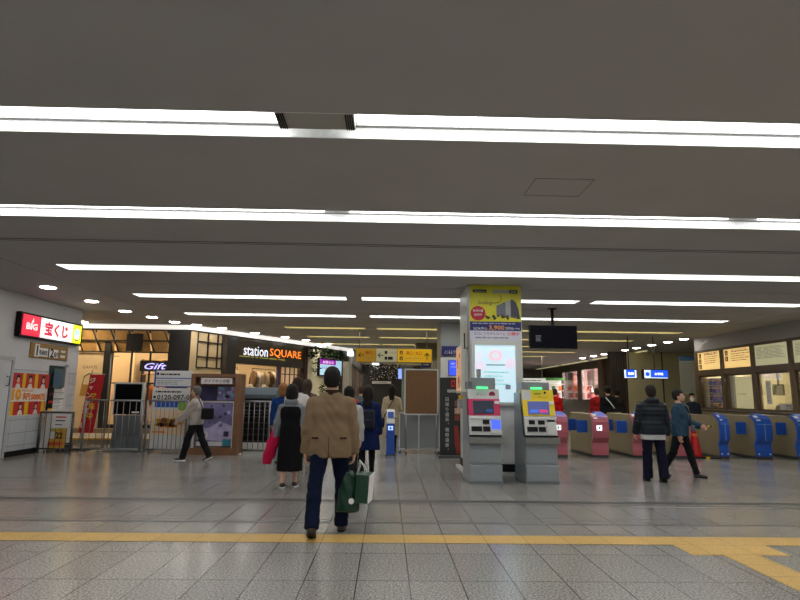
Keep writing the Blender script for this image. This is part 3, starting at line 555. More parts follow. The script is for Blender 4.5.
# ------------------------------------------------------------------ central corridor
CX = -1.78
fb = MB().box(CX - .2, CX, 27.8, 58, 0, .4, M_wd).box(CX - .2, CX, 27.8, 58, 3.0, CZ, M_wd)
yy = 27.8
for q in range(12): fb.box(CX - .25, CX + .05, yy, yy + .45, .4, 3.0, M_wd); yy += 2.6
struct('wall_corridor_left', fb)
struct('wall_corridor_inside', MB().box(CX - 2, CX - 1.8, 33.2, 58, 0, CZ, mat('corridor_shop_wall', c8(200, 180, 160), .6)))
struct('wall_corridor_end', MB().box(-1.7, 1.0, 42, 42.2, 0, CZ, M_black))
for q in range(4):
    t = thing('corridor_light', 'white corridor light panel on the ceiling, ' + ['nearest the shops corner', 'second along', 'third along', 'at the dark end wall'][q], 'ceiling light', (-.95 + .05 * q, 31 + q * 3.3, CZ)); box('diffuser', t, -.22, .22, -.9, .9, -.03, -.005, glow('corridor_lamp', (1, .98, .95), 4)); box('frame', t, -.25, .25, -.93, .93, -.005, 0, WHITE)
for q in range(4):  # lamps added behind the columns to brighten the corridor side
    t = thing('shop_lamp', 'added fill lamp behind the timber columns, ' + ['first bay', 'second bay', 'third bay', 'fourth bay'][q], 'ceiling light', (CX - 1.0, 29.5 + q * 5, CZ)); box('lens', t, -.3, .3, -1.2, 1.2, -.04, -.02, mat('corridor_fill_lamp', (1, .9, .75), .4, 0, .02, 5, emit=30)); box('frame', t, -.33, .33, -1.25, 1.25, -.02, 0, WHITE)
sp = MB(); rs = random.Random(11)
for _ in range(110): sp.ball((rs.uniform(-1.2, .95), rs.uniform(-.05, .05), rs.uniform(-.55, .5)), rs.uniform(.008, .018), glow('fairy_light', (1, .8, .5), .8) if rs.random() < .6 else glow('fairy_light_white', (1, 1, 1), 1.0), n=6)
t = thing('light_curtain', 'dark hanging garland canopy speckled with tiny lights at the corridor end', 'decoration', (0, 40.5, 3.0)); sp.build('bulbs', t, kind='stuff')
nb = MB(); leafy(nb, (-.1, .1, .05), 1300, (.6, .08, .32), .16, rs, (mat('garland_brown', c8(60, 44, 34), .8), M_black)); nb.build('garland', t)
t = thing('illuminated_panel', 'small bright blue white hanging panel at the end of the corridor', 'sign', (.85, 36, 2.45), -.5); box('face', t, -.16, .16, 0, .08, 0, .6, glow('panel_blue_white', c8(120, 150, 235), 1.3)); MB().tube([(0, .04, .6), (0, .04, 1.15)], .015, STEEL).build('hanger', t)
t = thing('service_cabinet', 'pale grey green wall cabinet with a tiny green lamp at the end of the corridor', 'cabinet', (1.15, 33, 0)); box('body', t, -.3, .32, 0, .4, 0, 3.1, mat('cabinet_greygreen', c8(125, 138, 134), .5), .01)
MB().disc(.05, 2.62, .05, -.01, glow('lamp_green', (.1, 1, .5), 3)).build('lamp', t); box('screen', t, -.1, .3, -.04, 0, .9, 2.15, BLACK); box('picture', t, .02, .2, -.045, -.04, 1.0, 2.05, glow('screen_rosy', c8(220, 120, 110), .6))
t = thing('wall_plate', 'long pale grey lettered plate below the dark garland', 'sign', (-.35, 40, 2.2)); box('sheet', t, -.65, .65, 0, .03, 0, .16, PAPER); lines(MB(), -.6, .6, .03, .13, 1, 0, INKG, 5).build('print', t); MB().tube([(-.5, .02, .16), (-.5, .02, 1.4)], .01, STEEL).tube([(.5, .02, .16), (.5, .02, 1.4)], .01, STEEL).build('hanger', t)

# ================================================================== OBJECTS, left side
# lottery sign box on the left wall (local x runs along +Y, local -y faces the hall)
t = thing('lottery_sign', 'lit lottery sign box, red white and yellow, projecting high on the left wall', 'sign', (-8.3, 14.32, 2.64), PI / 2)
box('casing', t, -1.36, 1.29, -.12, 0, 0, .56, BLACK, .01)
gR = glow('sign_red', c8(232, 35, 70), .8); gW = glow('sign_white', (.92, .98, .96), .8); gY = glow('sign_yellow', c8(235, 235, 20), 1.05)
box('red_panel', t, -1.30, -.62, -.135, -.12, .045, .515, gR); box('white_panel', t, -.62, .78, -.135, -.12, .045, .515, gW); box('yellow_panel', t, .78, 1.2, -.135, -.12, .045, .515, gY)
text('BIG', t, -.95, .26, -.137, gW, h=.15, wid=.42, bold=.03, label='white BIG lettering'); MB().prism([(-.96, .36), (-.9, .36), (-.92, .46)], -.138, -.135, gW, 'y').disc(-.95, .37, .03, -.139, gW, 12).build('emblem', t)
text('宝くじ', t, .05, .28, -.137, glow('sign_red_letters', c8(215, 10, 70), .7), h=.34, wid=1.02, bold=.045, label='red lettering')
gb = glow('sign_pale_blue', c8(190, 225, 235), .9)
MB().disc(.99, .3, .13, -.139, gb, 20).box(.88, 1.1, -.139, -.135, .16, .26, gb).box(.9, 1.08, -.141, -.139, .11, .14, BLUEP).build('emblem', t)
t = thing('jackpot_plate', 'gold plate with black numerals under the lottery sign', 'sign', (-8.3, 14.38, 2.21), PI / 2)
gold = mat('gold_plate', c8(150, 118, 55), .4, .2, .15, 6); box('plate', t, -.79, .80, -.02, 0, 0, .36, gold, .003)
PW = mat('plate_white', (.78, .78, .76), .6)
MB().box(-.52, .36, -.024, -.02, .05, .25, PW).box(-.62, -.44, -.026, -.02, .03, .33, PW).box(.47, .68, -.024, -.02, .07, .13, PW).box(.47, .68, -.024, -.02, .2, .25, PW).build('white_patch', t)
text('1', t, -.53, .18, -.028, INK, h=.24, bold=.03); text('等前後賞', t, -.28, .14, -.026, INK, h=.12, wid=.32, bold=.01); text('12', t, .04, .16, -.026, INK, h=.22, wid=.24, bold=.03); text('億円', t, .27, .13, -.026, INK, h=.12, wid=.19, bold=.01)
# big red and yellow poster
t = thing('lottery_poster', 'large red and yellow lottery poster with five portraits on the left wall', 'poster', (-8.3, 13.77, .88), PI / 2)
RP = mat('poster_red', c8(200, 35, 40), .45); WP = mat('poster_white', c8(225, 220, 210), .5)
box('sheet', t, -.72, .72, -.012, 0, 0, .96, WP)
pb = MB().box(-.68, .72, -.014, -.012, .62, .96, RP).box(-.72, .66, -.014, -.012, .02, .32, RP)
for x in (-.26, .2): pb.box(x - .06, x + .06, -.016, -.014, .62, .96, YELP)
for x in (-.62, -.08, .56): pb.box(x - .07, x + .07, -.016, -.014, .02, .32, YELP)
pb.build('colour_field', t)
def portrait(x, z, s, longhair):
    HK = mat('printed_hair', (.02, .015, .012), .6); m = MB()
    if longhair: m.disc(x, z + .02, .085 * s, -.017, HK, 16, .002, .95).box(x - .08 * s, x + .08 * s, -.017, -.015, z - .12 * s, z + .02, HK)
    m.disc(x, z + .05 * s, .075 * s, -.0185, HK, 16, .002); m.disc(x, z, .062 * s, -.020, SKINP, 18, .002, .85); m.prism([(x - .11 * s, z - .2 * s), (x + .11 * s, z - .2 * s), (x + .05 * s, z - .08 * s), (x - .05 * s, z - .08 * s)], -.0195, -.016, WP, 'y')
    for q in (-1, 1): m.box(x + q * .025 * s - .008, x + q * .025 * s + .008, -.0215, -.020, z + .01 * s, z + .018 * s, HK)
    m.box(x - .018 * s, x + .018 * s, -.0215, -.020, z - .034 * s, z - .026 * s, RP)
    m.build('portrait', t)
portrait(-.48, .80, 1, 0); portrait(-.03, .80, 1, 0); portrait(.48, .80, 1, 1); portrait(-.3, .20, .85, 1); portrait(.28, .20, .85, 1)
OY = mat('poster_orange_yellow', c8(240, 165, 25), .45)
text('10', t, -.48, .48, -.016, OY, h=.26, wid=.34, bold=.06); text('億円', t, -.12, .44, -.016, MATS['orange_print'], h=.16, wid=.28, bold=.04); text('5000万', t, .34, .42, -.016, MATS['orange_print'], h=.16, wid=.56, bold=.05)
text('年末ジャンボ', t, -.1, .57, -.016, MATS['orange_print'], h=.06, wid=.4); MB().box(.2, .55, -.015, -.012, .5, .6, PAPER).build('white_patch', t)
# lottery counter opening with window
M_alu = mat('aluminium', (.62, .63, .64), .35, .3)
wn = link('window_10', None, kind='structure', loc=(-8.3, 14.885, .95), rz=PI / 2)
MB().box(-.465, .465, 0, .3, 0, .04, M_alu).box(-.465, .465, 0, .3, 1.12, 1.17, M_alu).box(-.465, -.43, 0, .3, 0, 1.17, M_alu).box(.33, .465, 0, .3, 0, 1.17, M_alu).box(-.465, .465, .28, .3, 0, 1.17, M_offw).build('window_frame', wn)
box('pane', wn, -.43, .33, .06, .066, .5, 1.12, mat('booth_glass', c8(70, 95, 98), .1)); box('ledge', wn, -.46, .46, -.12, 0, 0, .03, M_alu)
for q, (z, nm) in enumerate([(.44, 'topmost'), (.29, 'second'), (.14, 'third'), (.02, 'lowest')]):
    o = lines(MB().box(-.19, .3, -.008, 0, 0, .125, PAPER), -.16, .26, .015, .11, 3, -.008, INKG, q).build('notice', None, 'white price strip below the lottery booth window, %s of four' % nm, 'notice', 'price strips of the lottery booth')
    o.location = (-8.3 + .0, 14.9, .97 + z); o.rotation_euler = (0, 0, PI / 2)
t = thing('leaflet_holder', 'tall narrow dark leaflet holder beside the booth window', 'leaflet holder', (-8.3, 14.57, .9), PI / 2)
hb = box('panel', t, -.1, .12, -.05, 0, 0, .62, BLACK, .004)
for q in range(3): box('leaflet', t, -.08, .1, -.06, -.05, .06 + q * .19, .12 + q * .19, [YELP, REDP, mat('maroon_print', c8(90, 25, 30), .5)][q])
t = thing('booth_poster', 'small teal notice stuck inside the booth window glass', 'notice', (-8.27, 14.86, 1.5), PI / 2)
lines(MB().box(-.22, .2, -.004, 0, 0, .5, mat('teal_notice', c8(72, 98, 104), .4)), -.15, .12, .1, .42, 3, -.004, BLUEP, 5, .3).build('sheet', t)
# yellow poster board on the floor behind the barrier
t = thing('poster_stand', 'yellow lottery poster board standing on the floor against the booth', 'poster stand', (-8.01, 14.45, 0), .55); t.scale = (.68, 1, .86)
box('board', t, -.36, .36, -.02, .02, .06, .98, mat('poster_gold', c8(215, 165, 50), .5), .004)
m = MB().box(-.2, .1, -.024, -.02, .6, .9, mat('poster_pale_green', c8(190, 205, 120), .5)).box(-.22, .02, -.024, -.02, .36, .56, PAPER).box(-.3, .3, -.024, -.02, .17, .28, mat('poster_salmon', c8(225, 110, 60), .5)).disc(-.2, .8, .06, -.026, REDP, 14)
m.build('picture', t); text('22', t, .16, .45, -.026, INK, h=.18, wid=.22, bold=.04); text('発売中', t, 0, .22, -.028, REDP, h=.08, wid=.4, bold=.01)
for s in (-1, 1): box('foot', t, s * .25 - .03, s * .25 + .03, -.15, .02, 0, .06, DGREY)
t = thing('supply_box', 'low dark blue box on the floor beneath the yellow poster board', 'box', (-8.0, 14.95, 0), PI / 2); box('body', t, -.2, .2, -.1, .1, 0, .12, mat('box_blue', c8(25, 28, 70), .5), .006); box('lid', t, -.205, .205, -.105, .105, .1, .13, BLACK, .004)
t = thing('bench_panel', 'slanting white panel leaning against the tiled wall behind the barrier', 'panel', (-8.14, 14.3, 0), .2)
MB().prism([(-.1, 0), (.05, 0), (.14, .93), (-.02, .93)], 0, .03, PAPER, 'y').build('board', t)

# barriers
def barrier(lab, x0, x1, y, h, n, dy=0.0, m=STEEL, notice=False):
    L = math.hypot(x1 - x0, dy); t = thing('crowd_barrier', lab, 'barrier', (x0, y, 0), math.atan2(dy, x1 - x0), 'steel barriers before the shops')
    for s in (0, L): MB().tube([(s, 0, 0), (s, 0, h)], .028, m, 10).lathe([(.05, 0), (.05, .015), (.03, .02)], m, (s, 0, 0), 12).build('post', t)
    MB().tube([(0, 0, h - .02), (L, 0, h - .02)], .022, m, 10).build('top_rail', t); MB().tube([(0, 0, .1), (L, 0, .1)], .018, m, 8).build('bottom_rail', t)
    for j in range(n): MB().tube([(L * (j + 1) / (n + 1), 0, .1), (L * (j + 1) / (n + 1), 0, h - .02)], .009, m, 6).build('bar', t)
    return t
B1 = barrier('low dark steel barrier in front of the lottery booth, nearest the left wall', -8.22, -7.46, 14.2, .96, 5, m=DSTEEL)
t = thing('paper_sign', 'white paper notice taped to the low barrier at the lottery booth', 'notice', (-7.72, 14.16, .58)); box('sheet', t, -.21, .21, -.006, 0, 0, .34, PAPER); MB().box(-.12, .12, -.008, -.006, .24, .27, REDP).box(-.12, .1, -.008, -.006, .16, .185, INK).box(-.12, .04, -.008, -.006, .07, .09, INK).build('print', t)
barrier('steel barrier standing before the grey signage stand', -7.22, -5.86, 14.25, 1.26, 8)
barrier('steel barrier standing before the white telephone number board', -5.76, -4.82, 14.3, 1.26, 8)
barrier('steel barrier standing before the dark pamphlet cabinet', -3.62, -2.86, 14.5, 1.27, 5)
# pole with wire foot
t = thing('banner_pole', 'slim steel pole on a flat foot rising behind the barrier', 'pole', (-6.95, 14.75, 0)); MB().tube([(0, 0, 0), (0, 0, 2.35)], .016, STEEL).build('pole', t); MB().lathe([(.14, 0), (.14, .02), (.02, .04)], STEEL).build('base', t)
MB().tube([(0, 0, 2.33), (.2, 0, 2.33)], .01, STEEL).build('arm', t)
# red nobori banner
t = thing('vertical_banner', 'tall red cloth banner with white and yellow lettering, leaning behind the barrier', 'banner', (-7.52, 14.95, 0))
NR = mat('nobori_red', c8(200, 32, 40), .7, 0, .1, 8, bump=.3)
m = MB()
for j in range(10):
    z0, z1 = .42 + j * .145, .42 + (j + 1) * .145; a0 = -.17 + j * .016; a1 = -.17 + (j + 1) * .016
    m.prism([(a0, z0), (a0 + .36, z0), (a1 + .36, z1), (a1, z1)], -.006 + .012 * math.sin(j), .004 + .012 * math.sin(j), NR, 'y')
m.build('cloth', t); MB().tube([(-.15, .02, .02), (.02, .02, 1.98)], .012, STEEL).build('pole', t); MB().tube([(0, .02, 1.9), (.36, .02, 1.88)], .008, STEEL).build('crossbar', t); box('base', t, -.3, .1, -.12, .16, 0, .05, DGREY, .01)
for j, ch in enumerate('ジャンボ宝くじ'): text(ch, t, -.065 + (6 - j) * .022, 1.72 - j * .185, -.02, WP, h=.14 if ch not in 'ャ' else .1, bold=.03)
for j, ch in enumerate('発売中'): text(ch, t, .12 - j * .02, 1.32 - j * .24, -.02, YELP, h=.17, bold=.03)
# grey signage stand with black screen
t = thing('signage_stand', 'grey floor standing sign with a blank black upper screen, in front of the clothes shop', 'signage stand', (-6.4, 14.75, 0))
G2 = mat('stand_grey', c8(108, 114, 118), .4, .2)
MB().prism([(-.1, .88), (.16, .88), (.12, .28), (-.02, .28)], -.32, .32, G2, 'x', .008).build('body', t)
MB().prism([(-.06, .04), (.14, .04), (.10, .5), (-.02, .5)], -.36, .36, G2, 'x', .01).build('lower_body', t)
box('screen', t, -.33, .33, -.1, .0, .9, 1.64, mat('screen_black', (.004, .004, .005), .4, spec=.05), .006); MB().box(-.36, -.33, -.11, .04, .88, 1.68, M_alu).box(.33, .36, -.11, .04, .88, 1.68, M_alu).box(-.33, .33, -.11, .04, 1.64, 1.68, M_alu).build('frame', t)
box('label_plate', t, .12, .3, -.106, -.1, .93, .97, PAPER); box('base', t, -.46, .42, -.2, .25, 0, .04, G2, .008)
# white telephone number board
t = thing('information_board', 'white information board with a free telephone number and an orange map picture', 'information board', (-5.32, 14.62, 0))
box('board', t, -.48, .48, 0, .06, .08, 1.55, WHITE, .005); box('top_board', t, -.46, .46, 0, .05, 1.58, 1.98, PAPER, .005)
m = MB().box(-.46, .46, -.006, 0, 1.78, 1.8, BLUEP).box(-.46, -.42, -.006, 0, 1.58, 1.98, BLUEP).box(-.46, .46, -.006, 0, 1.58, 1.6, BLUEP).box(-.46, .46, -.006, 0, 1.26, 1.275, GREY).disc(-.38, 1.9, .035, -.008, NAVY, 14)
lines(m, -.32, .36, 1.85, 1.93, 1, -.002, INK, 2); lines(m, -.38, .3, 1.63, 1.75, 3, -.002, INKG, 3, .4); m.build('header_print', t)
m = MB().box(-.4, .2, -.006, 0, 1.08, 1.22, BLUEP).disc(.28, 1.12, .12, -.008, mat('print_lime', c8(140, 185, 60), .5), 20).box(-.42, .42, -.004, 0, .42, 1.02, mat('print_peach', c8(240, 210, 170), .6))
rs = random.Random(5)
for _ in range(26): m.disc(rs.uniform(-.34, .34), rs.uniform(.62, .8), rs.uniform(.02, .06), -.007, [ORANGE, YELP, mat('print_rust', c8(200, 90, 40), .5)][rs.randrange(3)], 9, .003, 1.8)
m.box(-.42, -.1, -.006, -.004, .47, .5, ORANGE); m.build('picture', t)
text('0120-097-0', t, .04, 1.33, -.003, INK, h=.12, wid=.8, bold=.02); lines(MB(), -.4, .3, 1.42, 1.5, 1, -.002, INK, 7).build('print', t); MB().disc(-.42, 1.33, .035, -.004, INK, 12).build('phone_symbol', t)
for s in (-1, 1): box('foot', t, s * .42 - .03, s * .42 + .03, -.1, .16, 0, .08, STEEL)
# brown poster showcase
t = thing('poster_showcase', 'brown wooden poster case with a violet flower poster and white heading strip', 'showcase', (-4.08, 14.05, 0))
M_wood = mat('case_wood', c8(120, 84, 58), .45, 0, .12, 5)
MB().box(-.60, -.5, 0, .5, 0, 1.9, M_wood).box(.45, .58, 0, .5, 0, 1.9, M_wood).box(-.5, .45, 0, .5, 1.82, 1.9, M_wood).box(-.5, .45, 0, .5, 0, .17, M_wood).box(-.5, .45, .2, .5, .17, 1.82, M_wood).build('case', t)
box('heading_strip', t, -.36, .38, -.01, .2, 1.66, 1.8, mat('strip_pinkish', c8(222, 210, 208), .5)); text('おすすめの情報', t, .02, 1.73, -.013, INK, h=.075, wid=.6, shear=.2)
vio = mat('poster_violet', c8(122, 114, 160), .4, 0, .35, 3); pal2 = mat('poster_lilac', c8(195, 182, 220), .4, 0, .2, 6); dk = mat('poster_indigo', c8(48, 44, 80), .4, 0, .3, 4); sky = mat('poster_sky', c8(120, 175, 205), .4)
MB().box(-.42, -.02, .16, .19, 1.27, 1.6, dk).box(0, .4, .16, .19, 1.27, 1.6, vio).build('upper_poster', t)
m = MB().box(-.44, .43, .16, .19, .2, 1.2, vio).prism([(-.44, .35), (.43, .3), (.43, .65), (.1, .78), (-.15, .62), (-.44, .6)], .155, .16, pal2, 'y').box(-.44, .2, .154, .158, .2, .3, PAPER).box(.18, .42, .153, .158, .2, .36, mat('poster_teal', c8(60, 150, 165), .4)).box(.2, .32, .152, .157, .42, .54, dk)
for _ in range(30): m.disc(rs.uniform(-.4, .4), rs.uniform(.6, 1.16), rs.uniform(.015, .05), .154, [dk, pal2, vio][rs.randrange(3)], 8, .004)
for _ in range(14): m.disc(rs.uniform(.02, .38), rs.uniform(1.3, 1.57), rs.uniform(.02, .06), .156, [sky, pal2][rs.randrange(2)], 8, .004)
m.build('lower_poster', t)
MB().prism([(-.28 + .12 * math.cos(a), .45 + .1 * math.sin(a)) for a in [k * .35 for k in range(18)]], .150, .153, PAPER, 'y').disc(-.28, .45, .06, .146, vio, 14).build('round_sticker', t)
MB().box(-.5, -.44, -.012, .01, .17, 1.24, M_alu).box(.43, .45, -.012, .01, .17, 1.24, M_alu).box(-.5, .45, -.012, .01, 1.22, 1.25, M_alu).build('glass_frame', t)
box('glass_door', t, -.44, .43, .0, .005, .18, 1.22, M_glass); box('plinth', t, -.58, .56, .02, .5, -.0, .03, BLACK)
# grey pamphlet cabinet
t = thing('pamphlet_cabinet', 'dark grey cabinet with a barred rack of black pamphlet pockets, right of the brown case', 'cabinet', (-3.32, 15.3, 0))
GB = mat('cabinet_bluegrey', c8(92, 104, 112), .4, .2)
MB().prism([(0, 0), (.5, 0), (.5, 1.6), (.16, 1.6), (0, 1.42)], -.5, .46, GB, 'x', .01).build('body', t)
box('rack_panel', t, -.42, .42, -.03, 0, .22, 1.32, BLACK, .004); box('lower_panel', t, -.42, .42, -.035, 0, .03, .2, PAPER)
m = MB()
for j in range(4):
    for i2 in range(3): m.box(-.36 + i2 * .27, -.18 + i2 * .27, -.045, -.03, .92 + j * .09 - (j > 2) * 0, .945 + j * .09, DGREY)
m.build('pocket_label', t, kind='stuff')
m = MB()
for j in range(7): m.box(-.42, .42, -.045, -.035, .24 + j * .15, .255 + j * .15, DGREY)
for j in range(7): m.box(-.42 + j * .137, -.408 + j * .137, -.040, -.034, .22, 1.32, BLACK)
m.build('grid', t)
t = thing('bamboo_pole', 'thin pale wooden pole upright between the brown case and the barrier', 'pole', (-3.55, 14.35, 0)); MB().tube([(0, 0, 0), (-.01, 0, .5), (.01, 0, 1.15)], .018, mat('pale_wood', c8(205, 175, 130), .6), 8).build('pole', t); MB().lathe([(.08, 0), (.08, .02), (.02, .03)], PAPER).build('foot', t)

# ================================================================== OBJECTS, centre
# hanging yellow direction sign
SY_ = 19.05
t = thing('direction_sign', 'long hanging direction sign, yellow with a pale middle panel and black arrows', 'sign', (.22, SY_, 2.52))
yl = glow('direction_yellow', c8(196, 148, 24), .22); pl = glow('direction_pale', c8(196, 192, 160), .25); ylb = glow('direction_yellow_bright', c8(226, 174, 20), .38)
box('casing', t, -1.26, 1.26, 0, .22, -.02, .44, mat('sign_casing', (.3, .27, .18), .5), .005)
box('left_panel', t, -1.24, -.6, -.012, 0, 0, .42, yl); box('middle_panel', t, -.58, .1, -.012, 0, 0, .42, pl); box('right_panel', t, .12, 1.24, -.012, 0, 0, .42, ylb)
def arrow(mb, x, z, s, d, y, m):
    f = lambda p: (x + p[0] * s, z + p[1] * s) if d == 'L' else (x + p[1] * s, z - p[0] * s)
    mb.prism([f(p) for p in [(-.5, 0), (.5, .07), (.5, -.07)]][:0] or [f(p) for p in [(-.4, .06), (.5, .06), (.5, -.06), (-.4, -.06)]], y - .003, y, m, 'y')
    mb.prism([f(p) for p in [(-.5, 0), (-.1, .4), (.04, .36), (-.3, 0), (.04, -.36), (-.1, -.4)]], y - .004, y - .001, m, 'y')
m = MB(); arrow(m, -1.08, .21, .2, 'L', -.012, INK); arrow(m, -.44, .21, .2, 'L', -.012, INK); arrow(m, 1.09, .2, .22, 'U', -.012, INK); m.build('arrow', t)
text('南口', t, -.82, .29, -.013, REDP, h=.12, wid=.22, bold=.01); text('South Exit', t, -.78, .13, -.013, INKG, h=.06, wid=.3)
m = MB()
for (x, z) in ((-.26, .31), (-.26, .12), (-.15, .12), (-.08, .12)): m.box(x - .045, x + .045, -.016, -.012, z - .05, z + .05, INK)
for z in (.31, .12): m.box(.24 - .05, .24 + .05, -.016, -.012, z - .06, z + .06, INK); m.disc(.24, z + .025, .016, -.018, ylb, 8); m.box(.22, .26, -.018, -.016, z - .04, z, ylb)
m.build('pictogram', t); text('バスのりば', t, -.04, .31, -.013, INKG, h=.06, wid=.24)
text('東口・北口', t, .66, .3, -.013, REDP, h=.12, wid=.5, bold=.01); text('East Exit  North Exit', t, .66, .13, -.013, INKG, h=.055, wid=.6)
for x in (-1.15, 1.1): MB().tube([(x, .2, .43), (x, .2, CZ - 2.52)], .016, DSTEEL).build('hanger', t)
# cork notice board on castors
t = thing('notice_board_stand', 'brown cork notice board in a silver frame on a wheeled stand', 'notice board', (.88, 14.8, 0))
box('board', t, -.40, .40, 0, .03, .99, 2.08, mat('cork_brown', c8(118, 84, 52), .75, 0, .08, 14)); 
MB().box(-.43, -.40, -.012, .045, .96, 2.11, M_alu, .004).box(.40, .43, -.012, .045, .96, 2.11, M_alu, .004).box(-.40, .40, -.012, .045, 2.08, 2.11, M_alu).box(-.40, .40, -.012, .045, .96, .99, M_alu).build('frame', t)
for s in (-1, 1):
    MB().tube([(s * .38, .03, .07), (s * .38, .03, 1.1)], .014, STEEL).build('upright', t); f = MB().tube([(s * .38, -.22, .08), (s * .38, .26, .08)], .014, STEEL).build('foot', t)
    for q in (-.22, .26): MB().prism([(q + .032 * math.cos(a * .6), .035 + .032 * math.sin(a * .6)) for a in range(11)], s * .38 - .012, s * .38 + .012, BLACK, 'x').build('castor', f)
MB().tube([(-.38, .03, .14), (.38, .03, .14)], .012, STEEL).build('crossbar', t)
t = thing('partition_screen', 'low grey framed partition screen behind the cork board stand', 'partition', (.86, 15.25, 0))
box('panel', t, -.5, .52, 0, .02, .1, .98, mat('partition_grey', c8(150, 154, 155), .25, .3, .06, 2)); m = MB()
for x in (-.53, -.03, .5): m.box(x, x + .03, -.01, .03, .02, 1.02, M_alu)
m.box(-.53, .53, -.01, .03, .98, 1.02, M_alu).box(-.53, .53, -.01, .03, .07, .1, M_alu).build('frame', t)
for x in (-.5, .5): box('foot', t, x - .03, x + .03, -.2, .22, 0, .03, BLACK)
# blue card reader post
t = thing('card_reader_post', 'slim blue card reader post with a white reader head, left of the cork board', 'card reader', (.11, 14.5, 0))
CB = mat('reader_blue', c8(30, 75, 160), .4); MB().prism([(-.09, 0), (.12, 0), (.12, .75), (-.05, .75)], -.1, .1, CB, 'x', .006).build('body', t)
MB().prism([(-.07, .76), (.12, .76), (.1, 1.1), (-.02, 1.02)], -.1, .1, WHITE, 'x', .006).build('reader_head', t); MB().prism([(-.078, .9), (-.05, .9), (-.005, 1.03), (-.03, 1.04)], -.07, .07, CB, 'x').build('touch_pad', t)
box('illuminated_mark', t, -.06, .06, -.086, -.07, .6, .7, glow('mark_white_blue', c8(170, 200, 255), 1.2)); MB().box(-.045, .045, -.09, -.086, .64, .66, CB).box(-.01, .01, -.09, -.086, .61, .69, CB).build('symbol', t); box('base', t, -.14, .14, -.14, .16, 0, .02, DGREY)
# black hot spring banner stand
t = thing('banner_stand', 'black upright advertising banner with white vertical lettering and a red fox tail shape', 'banner stand', (1.58, 14.0, 0))
box('sheet', t, -.3, .32, 0, .01, .06, 1.88, mat('banner_black', (.018, .02, .02), .5)); box('top_bar', t, -.3, .32, -.01, .02, 1.88, 1.9, M_alu); box('base', t, -.33, .35, -.12, .14, 0, .06, DGREY, .01); MB().tube([(0, .03, .03), (0, .03, 1.88)], .01, STEEL).build('rear_pole', t)
for j, ch in enumerate('日帰り温泉、箱根温泉。'): text(ch, t, -.13 + (.03 if ch in '、。' else 0), 1.36 - j * .118 + (.02 if ch in '、。' else 0), -.001, mat('banner_white', c8(205, 205, 200), .6), h=.09 if ch not in '、。' else .03)
m = MB().box(-.03, .06, -.004, 0, 1.66, 1.82, REDP).box(-.01, .04, -.006, -.002, 1.7, 1.78, mat('banner_black', (0, 0, 0))).box(.12, .2, -.004, 0, 1.66, 1.76, mat('banner_greyprint', c8(120, 120, 130), .6))
lines(m, -.12, .22, 1.52, 1.6, 2, 0, PAPER, 3)
for j, (z, c) in enumerate([(1.2, c8(130, 80, 70)), (1.02, c8(185, 150, 130)), (.86, c8(120, 60, 45))]): m.box(.05, .2, -.004, 0, z, z + .14, mat('food_print_%d' % j, c, .5, 0, .4, 20))
m.prism([(.04, .75), (.12, .75), (.17, .45), (.2, .1), (.1, .08), (.05, .35)], -.006, -.001, mat('tail_red', c8(140, 45, 35), .5), 'y'); m.build('picture', t)
# rear pillar: blue sign & wall screen
t = thing('counter_sign', 'dark blue sign plate with white lettering on the rear pillar', 'sign', (1.6, 16.98, 2.62)); box('plate', t, -.0, .75, -.03, 0, 0, .27, mat('sign_navy', c8(25, 25, 95), .4), .003)
text('よくある ラウンジ', t, .33, .09, -.032, PAPER, h=.11, wid=.5); MB().box(.5, .58, -.034, -.03, .19, .24, PAPER).build('symbol', t)
t = thing('wall_screen', 'lit blue display screen on the white panel of the rear pillar', 'screen', (1.82, 16.98, 2.02)); box('casing', t, -.02, .6, -.05, 0, 0, .46, DGREY, .005); box('picture', t, 0, .58, -.054, -.05, .02, .44, glow('screen_blue', c8(50, 75, 225), 1.0))
m = MB().box(.05, .16, -.058, -.054, .33, .38, PAPER).box(.2, .36, -.058, -.054, .32, .39, glow('screen_white_text', (1, 1, 1), 1)).box(.27, .36, -.058, -.054, .1, .2, MATS['screen_white_text']); lines(m, .05, .35, .24, .28, 1, -.056, PAPER, 4); m.build('print', t)
t = thing('direction_plate', 'small dark blue plate hanging right of the yellow sign', 'sign', (1.42, 20.5, 2.42)); box('plate', t, -.2, .12, 0, .05, 0, .2, MATS['sign_navy']); lines(MB(), -.15, .1, .07, .13, 1, 0, PAPER, 9).build('print', t); MB().tube([(0, .02, .2), (0, .02, CZ - 2.42)], .012, DSTEEL).build('hanger', t)

# near pillar: posters and light box
PF = PY0
t = thing('property_poster', 'yellow and navy apartment sale poster with a red disc, high on the square pillar', 'poster', ((PX0 + PX1) / 2 + .01, PF, 2.51)); W2 = .5
box('sheet', t, -W2 - .02, W2, -.008, 0, 0, 1.085, mat('poster_lemon', c8(196, 190, 32), .45)); box('navy_band', t, -W2, W2, -.01, -.008, .19, .37, mat('poster_navy', c8(28, 36, 96), .45)); box('white_band', t, -W2, W2, -.01, -.008, 0, .19, mat('poster_pale', c8(200, 200, 215), .5))
m = MB().box(-.44, -.17, -.011, -.008, .94, 1.0, INK).box(-.05, .28, -.011, -.008, .93, 1.0, mat('print_grey', c8(150, 150, 140), .5)).box(.28, .44, -.011, -.008, .93, 1.0, mat('print_slate', c8(45, 48, 55), .5)); m.build('caption_box', t)
m = MB().prism([(.02, .5), (.24, .46), (.24, .78), (.02, .68)], -.012, -.008, mat('tower_grey', c8(95, 98, 105), .5, 0, .2, 30), 'y').prism([(.2, .46), (.3, .46), (.3, .8), (.2, .77)], -.013, -.008, mat('tower_pale', c8(150, 150, 148), .5), 'y').prism([(.3, .46), (.48, .42), (.46, .6), (.4, .76), (.32, .82), (.3, .8)], -.013, -.008, mat('tower_dark', c8(62, 64, 78), .5, 0, .2, 30), 'y')
